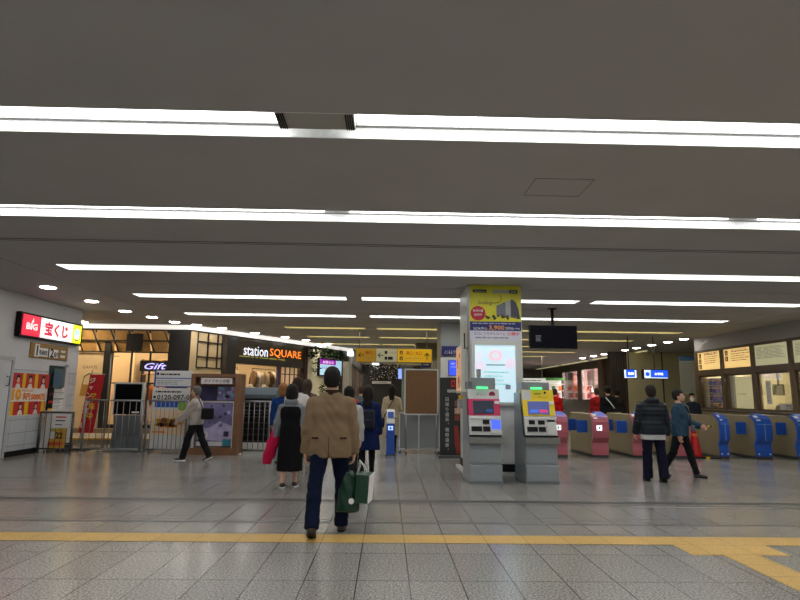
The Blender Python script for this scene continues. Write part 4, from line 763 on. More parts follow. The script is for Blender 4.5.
for _ in range(26): m.disc(rs.uniform(-.18, .46), rs.uniform(.43, .5), rs.uniform(.01, .03), -.014, [mat('tree_dark', c8(50, 55, 35), .6), mat('tree_grey', c8(120, 105, 95), .6)][rs.randrange(2)], 8, .003)
m.build('picture', t); MB().disc(-.34, .53, .145, -.011, mat('disc_red', c8(165, 22, 45), .45), 28, .003).build('red_disc', t); text('好評分譲', t, -.34, .58, -.013, PAPER, h=.05, wid=.2); text('販売中', t, -.34, .50, -.013, PAPER, h=.05, wid=.15)
text('Smiling', t, -.2, .73, -.010, INK, h=.09, wid=.3, shear=.4); text('Residence', t, -.305, .97, -.013, mat('print_cream', c8(180, 175, 150)), h=.03, wid=.2); text('中古', t, .36, .965, -.013, PAPER, h=.04, wid=.1); MB().tube([(-.05, -.011, .73), (.08, -.011, .75), (.12, -.011, .82), (.11, -.011, .9)], .005, INK, 5).build('swirl', t)
text('3,900', t, .02, .245, -.012, mat('print_gold', c8(220, 150, 70), .5), h=.10, wid=.3, bold=.02); text('2LDK中心', t, -.3, .235, -.012, PAPER, h=.06, wid=.27); text('万円台', t, .27, .24, -.012, PAPER, h=.06, wid=.16); text('(予定)', t, .42, .235, -.012, PAPER, h=.035, wid=.1)
lines(MB(), -.45, .45, .31, .355, 1, -.010, mat('print_greyblue', c8(150, 155, 180)), 3).build('print', t); text('北口にてモデルルーム', t, -.12, .135, -.012, mat('print_plum', c8(110, 50, 80), .5), h=.06, wid=.62); text('公開中', t, .34, .135, -.012, REDP, h=.065, wid=.24, bold=.01); lines(MB(), -.4, .45, .03, .08, 1, -.010, INKG, 6).build('small_print', t)
t = thing('light_box', 'lit pale blue poster box with faint print in the middle of the pillar', 'light box', (2.06, PF, 1.52)); 
MB().box(-.44, -.38, -.06, 0, -.24, .97, M_pil).box(.40, .46, -.06, 0, -.24, .97, M_pil).box(-.38, .40, -.06, 0, .9, .97, M_pil).box(-.38, .40, -.06, 0, -.24, -.18, M_pil).build('frame', t)
box('picture', t, -.38, .40, -.04, 0, -.18, .9, mat('lightbox_picture', c8(200, 228, 240), .4, 0, .10, 2.2, emit=.62))
t2 = MB(); lines(t2, -.2, .3, .12, .42, 4, -.041, mat('print_mint', c8(140, 200, 190), .5, emit=.4), 3, .3)
for a in range(9): t2.disc(.02 + .1 * math.cos(a * .7), .7 + .08 * math.sin(a * .7), .035, -.043, mat('print_rose', c8(235, 190, 200), .5, emit=.65), 10, .002)
for (x, z, r) in ((-.28, .5, .09), (.3, .55, .1), (-.3, .7, .06)): t2.disc(x, z, r, -.0425, mat('print_pinkish', c8(225, 205, 225), .5, emit=.65), 16, .002)
t2.box(-.16, .2, -.042, -.04, .51, .53, INKG).box(.2, .3, -.042, -.04, .06, .15, MATS['print_greyblue']); t2.build('print', t)
t = thing('side_poster', 'narrow framed orange and white poster on the left face of the pillar', 'poster', (PX0, 11.8, 1.5), -PI / 2)
box('frame', t, -.42, .42, -.1, 0, 0, .95, M_pil, .004); m = MB().box(-.38, .38, -.104, -.1, .04, .91, mat('poster_peach', c8(235, 180, 130), .5, 0, .25, 8, emit=.35))
for _ in range(16): m.disc(rs.uniform(-.3, .3), rs.uniform(.1, .85), rs.uniform(.03, .08), -.107, [ORANGE, REDP, PAPER][rs.randrange(3)], 10, .003)
m.build('picture', t); t = thing('leaflet_box', 'small yellow leaflet box on the left face of the pillar', 'box', (PX0, 11.75, 1.2), -PI / 2); box('body', t, -.12, .12, -.12, 0, 0, .18, GREY, .004); box('leaflets', t, -.1, .1, -.1, -.02, .06, .26, YELP)
t = thing('camera_housing', 'small grey camera housing with a short pole on top of the pink ticket machine', 'camera', (1.62, 10.25, 1.66)); MB().tube([(0, 0, 0), (0, 0, .2)], .02, STEEL).build('pole', t); box('head', t, -.035, .035, -.05, .03, .12, .26, GREY, .005)
t = thing('wall_bracket', 'thin dark bracket hook on the left corner of the pillar', 'bracket', (PX0 - .0, 11.0, 2.35)); MB().tube([(-.02, .12, 0), (-.07, .12, 0), (-.07, .12, .3)], .012, BLACK, 6).build('hook', t); box('plate', t, -.015, 0, .1, .15, -.03, .04, BLACK)

# ticket machines
def machine(x, y, accent, labs, blue):
    t = thing('ticket_machine', labs, 'ticket machine', (x, y, 0)); am = mat('accent_' + accent[0], accent[1], .4); G = mat('machine_grey', c8(150, 156, 160), .4, .1); L = mat('machine_pale', c8(200, 202, 200), .4); w = .275
    MB().prism([(.02, .05), (.86, .05), (.86, 1.52), (.26, 1.52), (.02, .78)], -w, w, G, 'x', .006).build('body', t)
    box('base', t, -w - .015, w + .015, -.02, .88, 0, .05, mat('machine_base', c8(120, 126, 130), .4), .004)
    MB().prism([(-.03, .05), (.02, .05), (.02, .31), (-.03, .29)], -w, w, G, 'x', .004).build('lower_box', t); box('front_panel', t, -w + .02, w - .02, .0, .02, .34, .66, G, .004)
    MB().prism([(-.10, .66), (.03, .66), (.03, .74), (-.10, .76)], -w - .02, w + .02, mat('tray_steel', c8(140, 140, 136), .35, .3), 'x', .006).build('tray', t)
    # upper face leans back
    P = lambda z: .0 + (z - .79) * .30
    def slab(name, x0, x1, z0, z1, d0, d1, m, par=t, bev=.0): return MB().prism([(P(z0) - d1, z0), (P(z1) - d1, z1), (P(z1) - d0, z1), (P(z0) - d0, z0)], x0, x1, m, 'x', bev).build(name, par)
    slab('control_panel', -w, w, .80, 1.12, -.16, .03, L, bev=.004); slab('dark_strip', -w, w, .77, .80, -.1, .035, BLACK)
    sc = slab('screen_surround', -w, w, 1.12, 1.40, -.16, .035, am, bev=.004)
    slab('screen', -w + .08, w - .11 if blue else w - .1, 1.15, 1.37, .03, .045, glow('machine_screen_' + ('dark' if blue else 'light'), c8(18, 30, 52) if blue else c8(70, 80, 140), .3 if blue else .5), sc)
    m = MB(); q = [(P(1.18) - .048, 1.18), (P(1.23) - .048, 1.23), (P(1.23) - .044, 1.23), (P(1.18) - .044, 1.18)]
    if blue: m.prism(q, .03, .14, BLUEP, 'x')
    else: m.prism(q, -.16, -.02, glow('tile_blue', c8(60, 110, 210), .6), 'x'); m.prism(q, .0, .14, glow('tile_magenta', c8(200, 60, 120), .6), 'x')
    m.build('screen_tiles', sc)
    slab('notice_label', w - .09, w - .01, 1.32, 1.37, .03, .042, PAPER)
    slab('header', -w, w, 1.40, 1.57, -.14, .03, L if blue else am, bev=.004)
    if blue:
        z = 1.475; MB().disc(.15, 0, .055, 0, mat('accent_rose_logo', c8(170, 40, 85), .4), 20, .004).build('round_logo', t).location = (0, P(z) - .036, z)
        text('きっぷ', t, 0, 0, 0, INKG, h=.04, wid=.17).location = (-.04, P(z) - .034, z)
    else:
        slab('header_patch', -w, -.12, 1.40, 1.56, .03, .036, L); z = 1.5
        text('定期券', t, 0, 0, 0, BROWN, h=.03, wid=.12).location = (0, P(z) - .036, z); text('チャージ', t, 0, 0, 0, BROWN, h=.035, wid=.16).location = (.08, P(1.44) - .036, 1.44); MB().disc(.13, 0, .02, 0, INK, 10, .003).build('symbol', t).location = (0, P(1.52) - .037, 1.52)
    box('lamp', t, -.12, .08, .17, .2, 1.575, 1.61, glow('lamp_mint', c8(90, 235, 150), 1.3), .004); box('top_box', t, -w + (.08 if blue else .0), w - .06, .2, .6, 1.57, 1.70 if not blue else 1.77, G, .006); 
    if blue: box('top_box', t, -w, -w + .15, .25, .5, 1.57, 1.70, mat('machine_base', (0, 0, 0)), .004)
    # slots
    def slot(x0, x1, z0, z1, m, nm): slab(nm, x0, x1, z0, z1, .03, .045, m)
    slot(-.24, -.06, .86, .94, BLACK, 'coin_slot'); slot(-.04, .08, .86, .94, BLACK, 'ticket_slot'); slot(-.04, .07, .98, 1.05, BLACK, 'note_slot'); 
    if not blue: slot(-.2, -.1, .98, 1.05, BLACK, 'card_slot'); slot(.11, .26, .82, 1.02, mat('machine_pale2', c8(205, 205, 200), .4), 'key_pad_cover')
    if blue: slot(.11, .26, .9, 1.05, glow('reader_blue_lit', c8(60, 90, 250), 1.0), 'reader'); slot(.10, .27, .83, .89, L, 'reader_shelf')
    else: slot(.12, .25, 1.03, 1.06, BLACK, 'receipt_slot')
    slot(-w + .02, w - .1, 1.075, 1.10, PAPER, 'instruction_strip')
    return t
machine(1.69, 10.0, ('pink', c8(205, 25, 90)), 'grey ticket machine with a pink screen surround, the left one before the pillar', True)
machine(2.65, 10.03, ('yellow', c8(238, 205, 20)), 'grey ticket machine with a yellow screen surround, the right one before the pillar', False)

# hanging monitor
t = thing('hanging_monitor', 'large black monitor hanging from the ceiling right of the pillar', 'monitor', (4.04, 13.9, 2.61)); box('casing', t, -.58, .58, 0, .14, 0, .56, BLACK, .01); box('screen', t, -.56, .56, -.006, 0, .02, .54, mat('screen_off_blue', (.006, .006, .010), .4, spec=.08))
MB().box(-.03, .03, .05, .1, .56, CZ - 2.61, BLACK).build('pole', t); box('ceiling_plate', t, -.1, .1, 0, .15, CZ - 2.61 - .02, CZ - 2.61, BLACK); lines(MB(), -.44, -.3, .16, .32, 5, -.007, INKG, 3).build('print', t)
# blue lit signs above gates
for q, (xc, wd, lb, s) in enumerate([(8.45, .46, 'smaller blue lit sign box hanging over the gates, left of the pair', '精算'), (9.35, .86, 'wider blue lit sign box with a white pictogram, right of the pair', 'お手洗')]):
    t = thing('lit_sign', lb, 'sign', (xc, 20, 2.1)); box('casing', t, -wd / 2, wd / 2, 0, .2, 0, .34, BLACK, .01); box('white_field', t, -wd / 2 + .02, wd / 2 - .02, -.008, 0, .03, .31, glow('sign_icy', c8(210, 225, 255), 1.0)); x0 = -wd / 2 + (.08 if q == 0 else .24)
    box('blue_field', t, x0, wd / 2 - (.08 if q == 0 else .02), -.012, -.008, .06, .31, glow('sign_vivid_blue', c8(25, 80, 225), 1.1)); text(s, t, (x0 + wd / 2 - .04) / 2, .18, -.014, glow('sign_text_white', (1, 1, 1), 1.6), h=.09, wid=.2 if q == 0 else .3, bold=.02)
    if q: MB().disc(-.3, .17, .07, -.012, MATS['sign_vivid_blue'], 18).build('pictogram', t)
    MB().tube([(0, .1, .34), (0, .1, CZ - 2.1)], .02, DSTEEL).build('hanger', t)

# ticket gates
M_gbody = mat('gate_body_khaki', c8(150, 138, 110), .25, .15, .05, 3); M_gd = mat('gate_foot', (.04, .04, .04), .5)
PRO = [(0, .07), (-.0, .2), (.03, .36), (-.07, .48), (-.09, .62), (-.08, .86), (-.02, .98), (.12, 1.05)]
def gate(x, y, accent, w, lab, grp, blades):
    t = thing('ticket_gate', lab, 'ticket gate', (x, y, 0), 0, grp); am = mat('gate_' + accent[0], accent[1], .35, 0, .05, 4, coat=.3); L = 1.75
    top = [(.12, 1.05), (.30, 1.02), (L - .3, 1.02), (L - .12, 1.05), (L - .02, .98), (L + .06, .8), (L + .05, .5), (L - .03, .36), (L, .07)]
    MB().prism([(p[0] + .03, p[1]) for p in PRO] + top, -w, w, M_gbody, 'x', .004).build('body', t)
    fr = PRO + [(.2, 1.06), (.17, 1.0), (.06, .95), (.0, .86), (-.02, .62), (0, .5), (.09, .36), (.05, .2), (.05, .07)]
    MB().prism(fr, -w - .012, w + .012, am, 'x', .003).build('front_cover', t)
    lid = MB().prism([(-.04, .965), (.12, 1.06), (.34, 1.10), (.38, 1.03), (.14, 1.02), (0, .95)], -w * .3, w * .9, am if accent[0] == 'blue' else mat('gate_reader_blue', c8(60, 80, 200), .3), 'x', .004).build('reader_hood', t)
    MB().prism([(-.06, .94), (.1, 1.055), (.11, 1.045), (-.04, .92)], -w * .85, -w * .35, PAPER, 'x').build('ticket_slot', t)
    box('top_panel', t, -w * .95, w * .95, .34, L - .3, 1.02, 1.035, mat('gate_top', c8(140, 132, 110), .3, .5)); box('foot', t, -w - .005, w + .005, .0, L, 0, .07, M_gd)
    if accent[0] == 'pink': MB().box(-w * .6, w * .1, -.1, -.088, .66, .78, glow('gate_mark_white', (.9, .95, 1), 1.0)).box(-w * .35, -w * .15, -.103, -.1, .69, .75, INKG).build('illuminated_mark', t)
    else:
        MB().box(-.006, .006, -.098, -.088, .45, .86, mat('gate_seam_blue', c8(120, 160, 220), .4)).box(-w, w, -.096, -.082, .84, .85, MATS['gate_seam_blue']).build('seam', t)
        for s in (-1, 1): MB().disc(s * w * .75, .13, .018, -.012, PAPER, 10, .012).build('fixing', t)
    if blades:
        for yy in (.35, L - .5): box('flap', t, -w - .26, -w, yy, yy + .03, .58, .88, mat('flap_blue', c8(20, 80, 175), .35, 0, .03, 3), .01)
    return t
PK = ('pink', c8(178, 92, 102)); BL = ('blue', c8(28, 84, 180)); GN = 'row of ticket gates across the right hand side'
gate(4.22, 14.3, PK, .185, 'pink fronted ticket gate half hidden by the yellow ticket machine', GN, 0)
gate(5.22, 14.3, PK, .185, 'pink fronted ticket gate, second from the left, standing clear in view', GN, 1)
gate(6.22, 14.3, PK, .185, 'pink fronted ticket gate just left of the person in the padded jacket', GN, 1)
gate(7.22, 14.3, PK, .185, 'pink fronted ticket gate behind the two people at the right', GN, 0)
gate(8.27, 14.3, BL, .10, 'narrow blue fronted ticket gate beside the traffic cone', GN, 0)
gate(9.25, 14.3, BL, .185, 'blue fronted ticket gate, middle of the three blue ones', GN, 1)
gate(10.27, 14.3, BL, .185, 'blue fronted ticket gate cut by the right edge of the picture', GN, 1)
# cone & striped bar
t = thing('traffic_cone', 'red traffic cone with a black base between the walkers and the blue gates', 'traffic cone', (7.72, 14.65, 0))
CR = mat('cone_red', c8(205, 30, 35), .5); MB().lathe([(.17, .03), (.15, .1), (.06, .62), (.03, .74), (.02, .74)], CR, n=24).build('cone', t); box('base', t, -.24, .24, -.24, .24, 0, .035, BLACK, .012)
MB().lathe([(.083, .52), (.072, .58), (.07, .58)], ORANGE, n=24).build('band', t)
for sx in (-1, 1): box('corner_weight', t, sx * .19 - .05, sx * .19 + .05, -.25, -.2, 0, .045, YELP, .008)
t = thing('cone_bar', 'yellow and black striped bar reaching from the cone top towards the gates', 'bar', (7.74, 14.6, .745)); m = MB()
for j in range(8): m.tube([(j * .06, 0, .02), ((j + 1) * .06, 0, .02)], .018, YELP if j % 2 else BLACK, 8)
m.build('bar', t); MB().lathe([(.03, 0), (.045, 0), (.045, .03), (.03, .03)], BLACK).build('ring', t)
t = thing('chain', 'short dark cable lying on the floor beside the cone', 'cable'); MB().tube([(7.9, 14.45, .012), (8.0, 14.35, .012), (8.12, 14.4, .012), (8.16, 14.28, .012)], .012, BLACK, 6).build('cable', t)

# ================================================================== PEOPLE : smooth distance fields meshed with surface nets
def V3(*a): return np.array(a, 'f8')
def seg_d(P, a, b, r1, r2, sc=None):
    a, b = np.asarray(a, 'f8'), np.asarray(b, 'f8')
    if sc is not None: s = np.asarray(sc, 'f8'); P = P / s; a = a / s; b = b / s
    ab = b - a; t = np.clip(((P - a) @ ab) / max(ab @ ab, 1e-9), 0, 1)
    d = np.linalg.norm(P - (a + t[..., None] * ab), axis=-1) - (r1 + t * (r2 - r1))
    return d * (min(sc) if sc is not None else 1)
def ell(P, c, r):
    q = (P - np.asarray(c)) / np.asarray(r); k = np.linalg.norm(q, axis=-1); return (k - 1) * min(r)
def smin(a, b, k): h = np.clip(.5 + .5 * (b - a) / k, 0, 1); return b + (a - b) * h - k * h * (1 - h)
def smax(a, b, k): return -smin(-a, -b, k)
def mesh_sdf(f, lo, hi, vox, name='m'):
    lo = np.asarray(lo) - vox * 2; n = np.ceil((np.asarray(hi) + vox * 2 - lo) / vox).astype(int) + 1
    ax = [lo[i] + vox * np.arange(n[i]) for i in range(3)]
    P = np.stack(np.meshgrid(*ax, indexing='ij'), -1); D = f(P).astype('f4')
    D[0] = D[-1] = 1; D[:, 0] = D[:, -1] = 1; D[:, :, 0] = D[:, :, -1] = 1
    ins = D < 0; c = [(i, j, k) for i in (0, 1) for j in (0, 1) for k in (0, 1)]; m = np.array(n) - 1
    S = lambda A, o: A[o[0]:o[0] + m[0], o[1]:o[1] + m[1], o[2]:o[2] + m[2]]
    cnt = sum(S(ins, o).astype('i1') for o in c); act = (cnt > 0) & (cnt < 8)
    idx = -np.ones(m, 'i8'); ids = np.argwhere(act); idx[act] = np.arange(len(ids))
    acc = np.zeros((len(ids), 3)); w = np.zeros(len(ids))
    for o in c:
        for a in range(3):
            if o[a]: continue
            o2 = list(o); o2[a] = 1
            d0 = D[tuple((ids + o).T)]; d1 = D[tuple((ids + o2).T)]; cr = (d0 < 0) != (d1 < 0)
            t = np.where(cr, d0 / np.where(cr, d0 - d1, 1), 0); p = np.tile(np.array(o, 'f8'), (len(ids), 1)); p[:, a] += t
            acc += p * cr[:, None]; w += cr
    vv = (ids + acc / w[:, None]) * vox + lo; faces = []
    for a in range(3):
        b, d = (a + 1) % 3, (a + 2) % 3; e = np.zeros(3, int); e[a] = 1
        A0 = ins[:n[0] - e[0], :n[1] - e[1], :n[2] - e[2]]; A1 = ins[e[0]:, e[1]:, e[2]:]
        q = np.argwhere(A0 != A1); q = q[(q[:, b] > 0) & (q[:, d] > 0) & (q[:, b] < m[b]) & (q[:, d] < m[d])]
        s = A0[tuple(q.T)]; eb = np.zeros(3, int); eb[b] = 1; ed = np.zeros(3, int); ed[d] = 1
        g = lambda r: idx[tuple(r.T)]
        F4 = np.stack([g(q - eb - ed), g(q - ed), g(q), g(q - eb)], 1); F4[~s] = F4[~s][:, ::-1]; faces.append(F4)
    return vv, np.concatenate(faces)
def mk(name, parts, m, parent, label=None):
    vs, fs, off = [], [], 0
    for v, f_ in parts: vs.append(v); fs.append(f_ + off); off += len(v)
    v = np.concatenate(vs); f_ = np.concatenate(fs); me = bpy.data.meshes.new(name)
    me.from_pydata(v.tolist(), [], f_.tolist()); me.materials.append(m); me.polygons.foreach_set('use_smooth', [True] * len(me.polygons)); me.update()
    return link(name, me, parent, label)
def rot(v, ax, a):
    M = Matrix.Rotation(a, 3, ax); return np.array(M @ Vector(v))

M_SK = mat('skin', c8(214, 168, 142), .5, 0, .05, 20); M_EYE = mat('eye_white', (.8, .8, .8), .2); M_IRIS = mat('eye_dark', (.02, .012, .01), .15); M_LIP = mat('lip', c8(170, 95, 88), .4)
def cloth(n, c, rough=.9, bump=.35): return mat(n, c, rough, 0, .06, 14, bump=bump, bscale=60, spec=.12)

class Person:
    """local frame: faces +Y, right hand on +X, feet near z=0"""
    def __init__(s, label, x, y, facing, h, vox=.016, group=None, width=1.0,
                 legL=(0, 0), legR=(0, 0), spread=.0, armL=(0, .12, .15), armR=(0, .12, .15), lean=0.0, look=0.0, nod=0.0, hips=1.0):
        s.t = thing('person', label, 'person', (x, y, 0), facing, group); s.h = h; k = h / 1.75; s.k = k; s.vox = vox; s.wd = width
        hipz = .93 * k; J = {}
        for sd, (hf, kf) in ((-1, legL), (1, legR)):
            hip = V3(sd * .095 * k, 0, hipz); d = rot((sd * math.sin(spread), 0, -1), 'X', hf); kn = hip + d * .44 * k
            d2 = rot((0, 0, -1), 'X', hf - kf); an = kn + d2 * .41 * k; J['hip', sd], J['knee', sd], J['ank', sd], J['hf', sd] = hip, kn, an, hf - kf
        low = min(J['ank', sd][2] for sd in (-1, 1)); dz = .085 * k - low
        for key in list(J):
            if key[0] != 'hf': J[key] = J[key] + V3(0, 0, dz)
        s.pel = V3(0, 0, hipz + dz); up = rot((0, 0, 1), 'X', -lean); s.up = up
        s.waist = s.pel + up * .14 * k; s.chest = s.pel + up * .37 * k; s.neck = s.pel + up * .55 * k; s.head = s.pel + up * .70 * k + V3(0, .02 * k + nod * .03, 0)
        s.sw = .168 * k * width
        for sd, (fl, ab, el) in ((-1, armL), (1, armR)):
            sh = s.pel + up * .438 * k + V3(sd * s.sw, 0, 0); d = rot(rot((0, 0, -1), 'Y', -sd * ab), 'X', fl); e = sh + d * .285 * k
            d2 = rot(rot((0, 0, -1), 'Y', -sd * ab * .35), 'X', fl + el); wr = e + d2 * .25 * k; J['sho', sd], J['elb', sd], J['wri', sd], J['hd', sd] = sh, e, wr, d2
        s.J = J; s.look = look; s.hips = hips
    # ---- fields
    def torso(s, P, g=0.0, belly=0.0):
        k, w = s.k, s.wd
        u = s.up; L = lambda z, x=0., y=0.: s.pel + u * z * k + V3(x * k * w, y * k, 0)
        d = seg_d(P, L(.0, -.07), L(.0, .07), .105 * k * s.hips + g, .105 * k * s.hips + g)
        d = smin(d, seg_d(P, L(.14, -.055), L(.14, .055), (.092 + belly) * k + g, (.092 + belly) * k + g), .08)
        d = smin(d, seg_d(P, L(.34, -.085), L(.34, .085), .102 * k + g, .102 * k + g), .09)
        d = smin(d, np.minimum(seg_d(P, L(.472, -.06), L(.415, -.135), .062 * k + g, .052 * k + g), seg_d(P, L(.472, .06), L(.415, .135), .062 * k + g, .052 * k + g)), .05)
        return smin(d, seg_d(P, L(.46), s.neck + V3(0, 0, .0), .07 * k + g, .055 * k + g * .7), .04)
    def arm(s, P, sd, g=0.0, hand=False):
        k, J = s.k, s.J
        d = smin(seg_d(P, J['sho', sd], J['elb', sd], .055 * k + g, .043 * k + g), seg_d(P, J['elb', sd], J['wri', sd], .043 * k + g, .030 * k + g * .9), .02)
        return d
    def leg(s, P, sd, g=0.0, fl=0.0):
        k, J = s.k, s.J
        kn = J['knee', sd]; an = J['ank', sd]
        d = smin(seg_d(P, J['hip', sd], kn, .085 * k * s.hips + g, .056 * k + g), seg_d(P, kn, an, .056 * k + g, .040 * k + g + fl), .03)
        calf = kn + (an - kn) * .3; back = rot((0, -1, 0), 'X', J['hf', sd]); return smin(d, ell(P, calf + back * .012 * k, (.054 * k + g,) * 3), .04)
    def legs(s, P, g=0.0, fl=0.0): return smin(s.leg(P, -1, g, fl), s.leg(P, 1, g, fl), .015)
    def bounds(s, extra=.12):
        pts = [v for kk, v in s.J.items() if kk[0] not in ('hf', 'hd')] + [s.neck, s.head, s.pel]; a = np.array(pts); return a.min(0) - extra, a.max(0) + extra
    def toH(s, P):      # head frame, undoing the look turn
        q = P - s.head; a = -s.look; c, sn = math.cos(a), math.sin(a); return np.stack([q[..., 0] * c - q[..., 1] * sn, q[..., 0] * sn + q[..., 1] * c, q[..., 2]], -1) / s.k
    def headf(s, P):
        q = s.toH(P)
        d = ell(q, (0, -.012, .03), (.077, .094, .095)); d = smin(d, ell(q, (0, .015, -.035), (.060, .072, .075)), .03); d = smin(d, ell(q, (0, .062, -.088), (.022, .02, .018)), .025)
        d = smin(d, seg_d(q, V3(0, .083, .005), V3(0, .102, -.030), .008, .014), .012)          # nose
        d = smin(d, seg_d(q, V3(-.035, .075, .022), V3(.035, .075, .022), .010, .010), .012)      # brow
        for sx in (-1, 1):
            d = smax(d, -ell(q, (sx * .031, .095, .002), (.018, .016, .012)), .008)
            d = smin(d, ell(q, (sx * .079, -.01, -.012), (.010, .020, .031)), .006)               # ears
        d = smin(d, seg_d(q, V3(-.018, .081, -.056), V3(.018, .081, -.056), .007, .007), .006); d = smax(d, -seg_d(q, V3(-.02, .092, -.0565), V3(.02, .092, -.0565), .0022, .0022), .003)
        d = d * s.k; nb = s.neck - V3(0, 0, .03); return smin(d, seg_d(P, nb, s.head + V3(0, -.02 * s.k, -.05 * s.k), .056 * s.k, .052 * s.k), .025 * s.k)
    def handf(s, P, sd, curl=.5):
        k, J = s.k, s.J; w = J['wri', sd]; d = J['hd', sd] / np.linalg.norm(J['hd', sd]); n = np.array([-sd, 0, 0.]); n = n - d * (n @ d); n /= np.linalg.norm(n); fw = np.cross(n, d) * (-sd); fw = fw if fw[1] > 0 else -fw
        pc = w + d * .045 * k; q = P - pc; qq = np.stack([q @ fw, q @ n, q @ d], -1); f = ell(qq, (0, 0, 0), (.040 * k, .017 * k, .050 * k)); f = smin(f, seg_d(P, w - d * .03, w + d * .02, .029 * k, .026 * k), .02)
        for i, (o, L) in enumerate(((.030, .070), (.010, .080), (-.010, .074), (-.029, .058))):
            a = pc + fw * o * k + d * .036 * k; dd = d.copy(); c = curl
            for L3, r in ((.45, .0095), (.3, .0088), (.25, .0078)):
                dd = dd * math.cos(c) + n * math.sin(c) * 1.0; dd /= np.linalg.norm(dd); b = a + dd * L * L3 * k; f = smin(f, seg_d(P, a, b, r * k, r * k * .93), .003); a = b
        a = w + d * .018 * k + fw * .026 * k; b = a + (fw * .75 + d * .65) * .035 * k; c2 = b + (d * .9 + fw * .1 + n * .45) * .030 * k
        f = smin(f, seg_d(P, a, b, .014 * k, .011 * k), .008); return smin(f, seg_d(P, b, c2, .0105 * k, .0085 * k), .003)
    # ---- parts
    def body(s, curl=.5, face=True, hands=(1, 1), fine=None):
        lo, hi = s.bounds(); k = s.k
        def f(P):
            d = s.torso(P); d = smin(d, s.arm(P, -1), .02); d = smin(d, s.arm(P, 1), .02); d = smin(d, s.legs(P), .03)
            return smin(d, s.headf(P), .02)
        v = max(s.vox, .014); fv = fine or s.vox * .5
        parts = [mesh_sdf(f, lo, hi + V3(0, 0, .12), v)]
        hc = s.head; parts.append(mesh_sdf(s.headf, hc - V3(.11, .13, .16) * k, hc + V3(.11, .15, .15) * k, fv))
        for sd, on in ((-1, hands[0]), (1, hands[1])):
            if on: c = s.J['wri', sd] + s.J['hd', sd] * .07; parts.append(mesh_sdf(lambda P: s.handf(P, sd, curl), c - .13 * k, c + .13 * k, min(fv, .0065)))
        b = mk('body', parts, M_SK, s.t)
        if face:
            for sx in (-1, 1):
                p = Vector(s.head) + Matrix.Rotation(s.look, 3, 'Z') @ Vector((sx * .031, .079, .002)) * k; e = MB().ball(p, .012 * k, M_EYE, n=10)
                p2 = p + Matrix.Rotation(s.look, 3, 'Z') @ Vector((0, .0085, 0)) * k; e.ball(p2, .0055 * k, M_IRIS, n=8).build('eye', s.t)
        return b
    def hair(s, col, style='short', name='hair', vol=None):
        vol = vol or {'short': 1.07, 'bob': 1.22, 'long': 1.14}[style]
        k = s.k; m = mat('hair_' + name if name != 'hair' else 'hair_black', col, .6, 0, .3, 60, bump=.6, bscale=120, spec=.15)
        def f(P):
            q = s.toH(P) / vol + (0, .004, -.004 * vol); n_ = .0025 * np.sin(q[..., 0] * 190 + 3 * np.sin(q[..., 2] * 40)) * np.sin(q[..., 1] * 90)
            d = ell(q, (0, -.018, .038), (.088, .103, .102)) + n_
            if style in ('bob', 'long'):
                d = smin(d, ell(q, (0, -.03, -.03), (.093, .085, .105)) + n_, .03)
                if style == 'long': d = smin(d, seg_d(q, V3(0, -.055, .0), V3(0, -.085, -.20), .075, .055, (1.15, .7, 1)) + n_, .03)
            elif style == 'bun': d = smin(d, ell(q, (0, -.10, .03), (.04, .04, .04)) + n_, .015)
            if style == 'short': d = smin(d, ell(q, (0, -.035, -.02), (.079, .073, .075)) + n_, .03)
            fz = .03 if style != 'short' else .045
            cut = np.minimum(q[..., 1] - .035, fz - q[..., 2])          # face opening
            if style == 'short': cut = np.maximum(cut, np.minimum(-q[..., 2] - .01, q[..., 1] + .005)); d = smax(d, -(q[..., 2] + .085 + .0 * q[..., 1]), .01)
            return smax(d, cut, .012) * k * vol
        ext = .38 if style == 'long' else .24
        return mk('hair', [mesh_sdf(f, s.head - V3(.16, .19, ext) * k, s.head + V3(.16, .17, .2) * k, s.vox * .6)], m, s.t)
    def top(s, name, m, g=.018, hem=-.06, sleeve=1.0, belly=0.0, fold=.004, hood=False, neck=.54, flare=0.0, puff=0.0, bound=0.0):
        k, J = s.k, s.J; lo, hi = s.bounds(.16)
        def f(P):
            z = (P - s.pel) @ s.up / k; gg = g
            if puff: gg = g + puff * (np.abs(np.sin(z * PI / .085)) ** .6)
            d = s.torso(P, gg, belly)
            if hem < 0: # skirted lower edge
                d = smin(d, seg_d(P, s.pel + V3(-.075 * k, 0, hem * k - .02), s.pel + V3(-.075 * k, 0, .1 * k), .115 * k * s.hips + g + flare, .10 * k + g), .05)
                d = smin(d, seg_d(P, s.pel + V3(.075 * k, 0, hem * k - .02), s.pel + V3(.075 * k, 0, .1 * k), .115 * k * s.hips + g + flare, .10 * k + g), .05)
            d = smax(d, hem - z, .012) if True else d
            d = smax(d, z - neck, .012)
            for sd in (-1, 1):
                sh, e, wr = J['sho', sd], J['elb', sd], J['wri', sd]; end = e + (wr - e) * sleeve; pg = gg if puff else g
                if puff: pg = g * .8 + puff * .7 * (np.abs(np.sin((P[..., 2]) * PI / .075)) ** .6)
                a = smin(seg_d(P, sh, e, .058 * k + pg, .048 * k + pg), seg_d(P, e, end, .048 * k + pg, .038 * k + pg), .02)
                a = smax(a, (P - end) @ (J['hd', sd] / np.linalg.norm(J['hd', sd])) - .005, .008); d = smin(d, a, .022)
            if hood: d = smin(d, seg_d(P, s.neck + V3(-.07 * k, -.06 * k, .0), s.neck + V3(.07 * k, -.06 * k, .0), .055 * k, .055 * k), .02); 
            d = d + fold * (np.sin(P[..., 2] * 38 + 4 * np.sin(P[..., 0] * 13)) * np.sin(P[..., 0] * 23 + P[..., 1] * 17 + P[..., 2] * 9)) if fold else d
            return d
        return mk(name, [mesh_sdf(f, lo - V3(.05, .06, 0), hi + V3(.05, .06, 0), s.vox)], m, s.t)
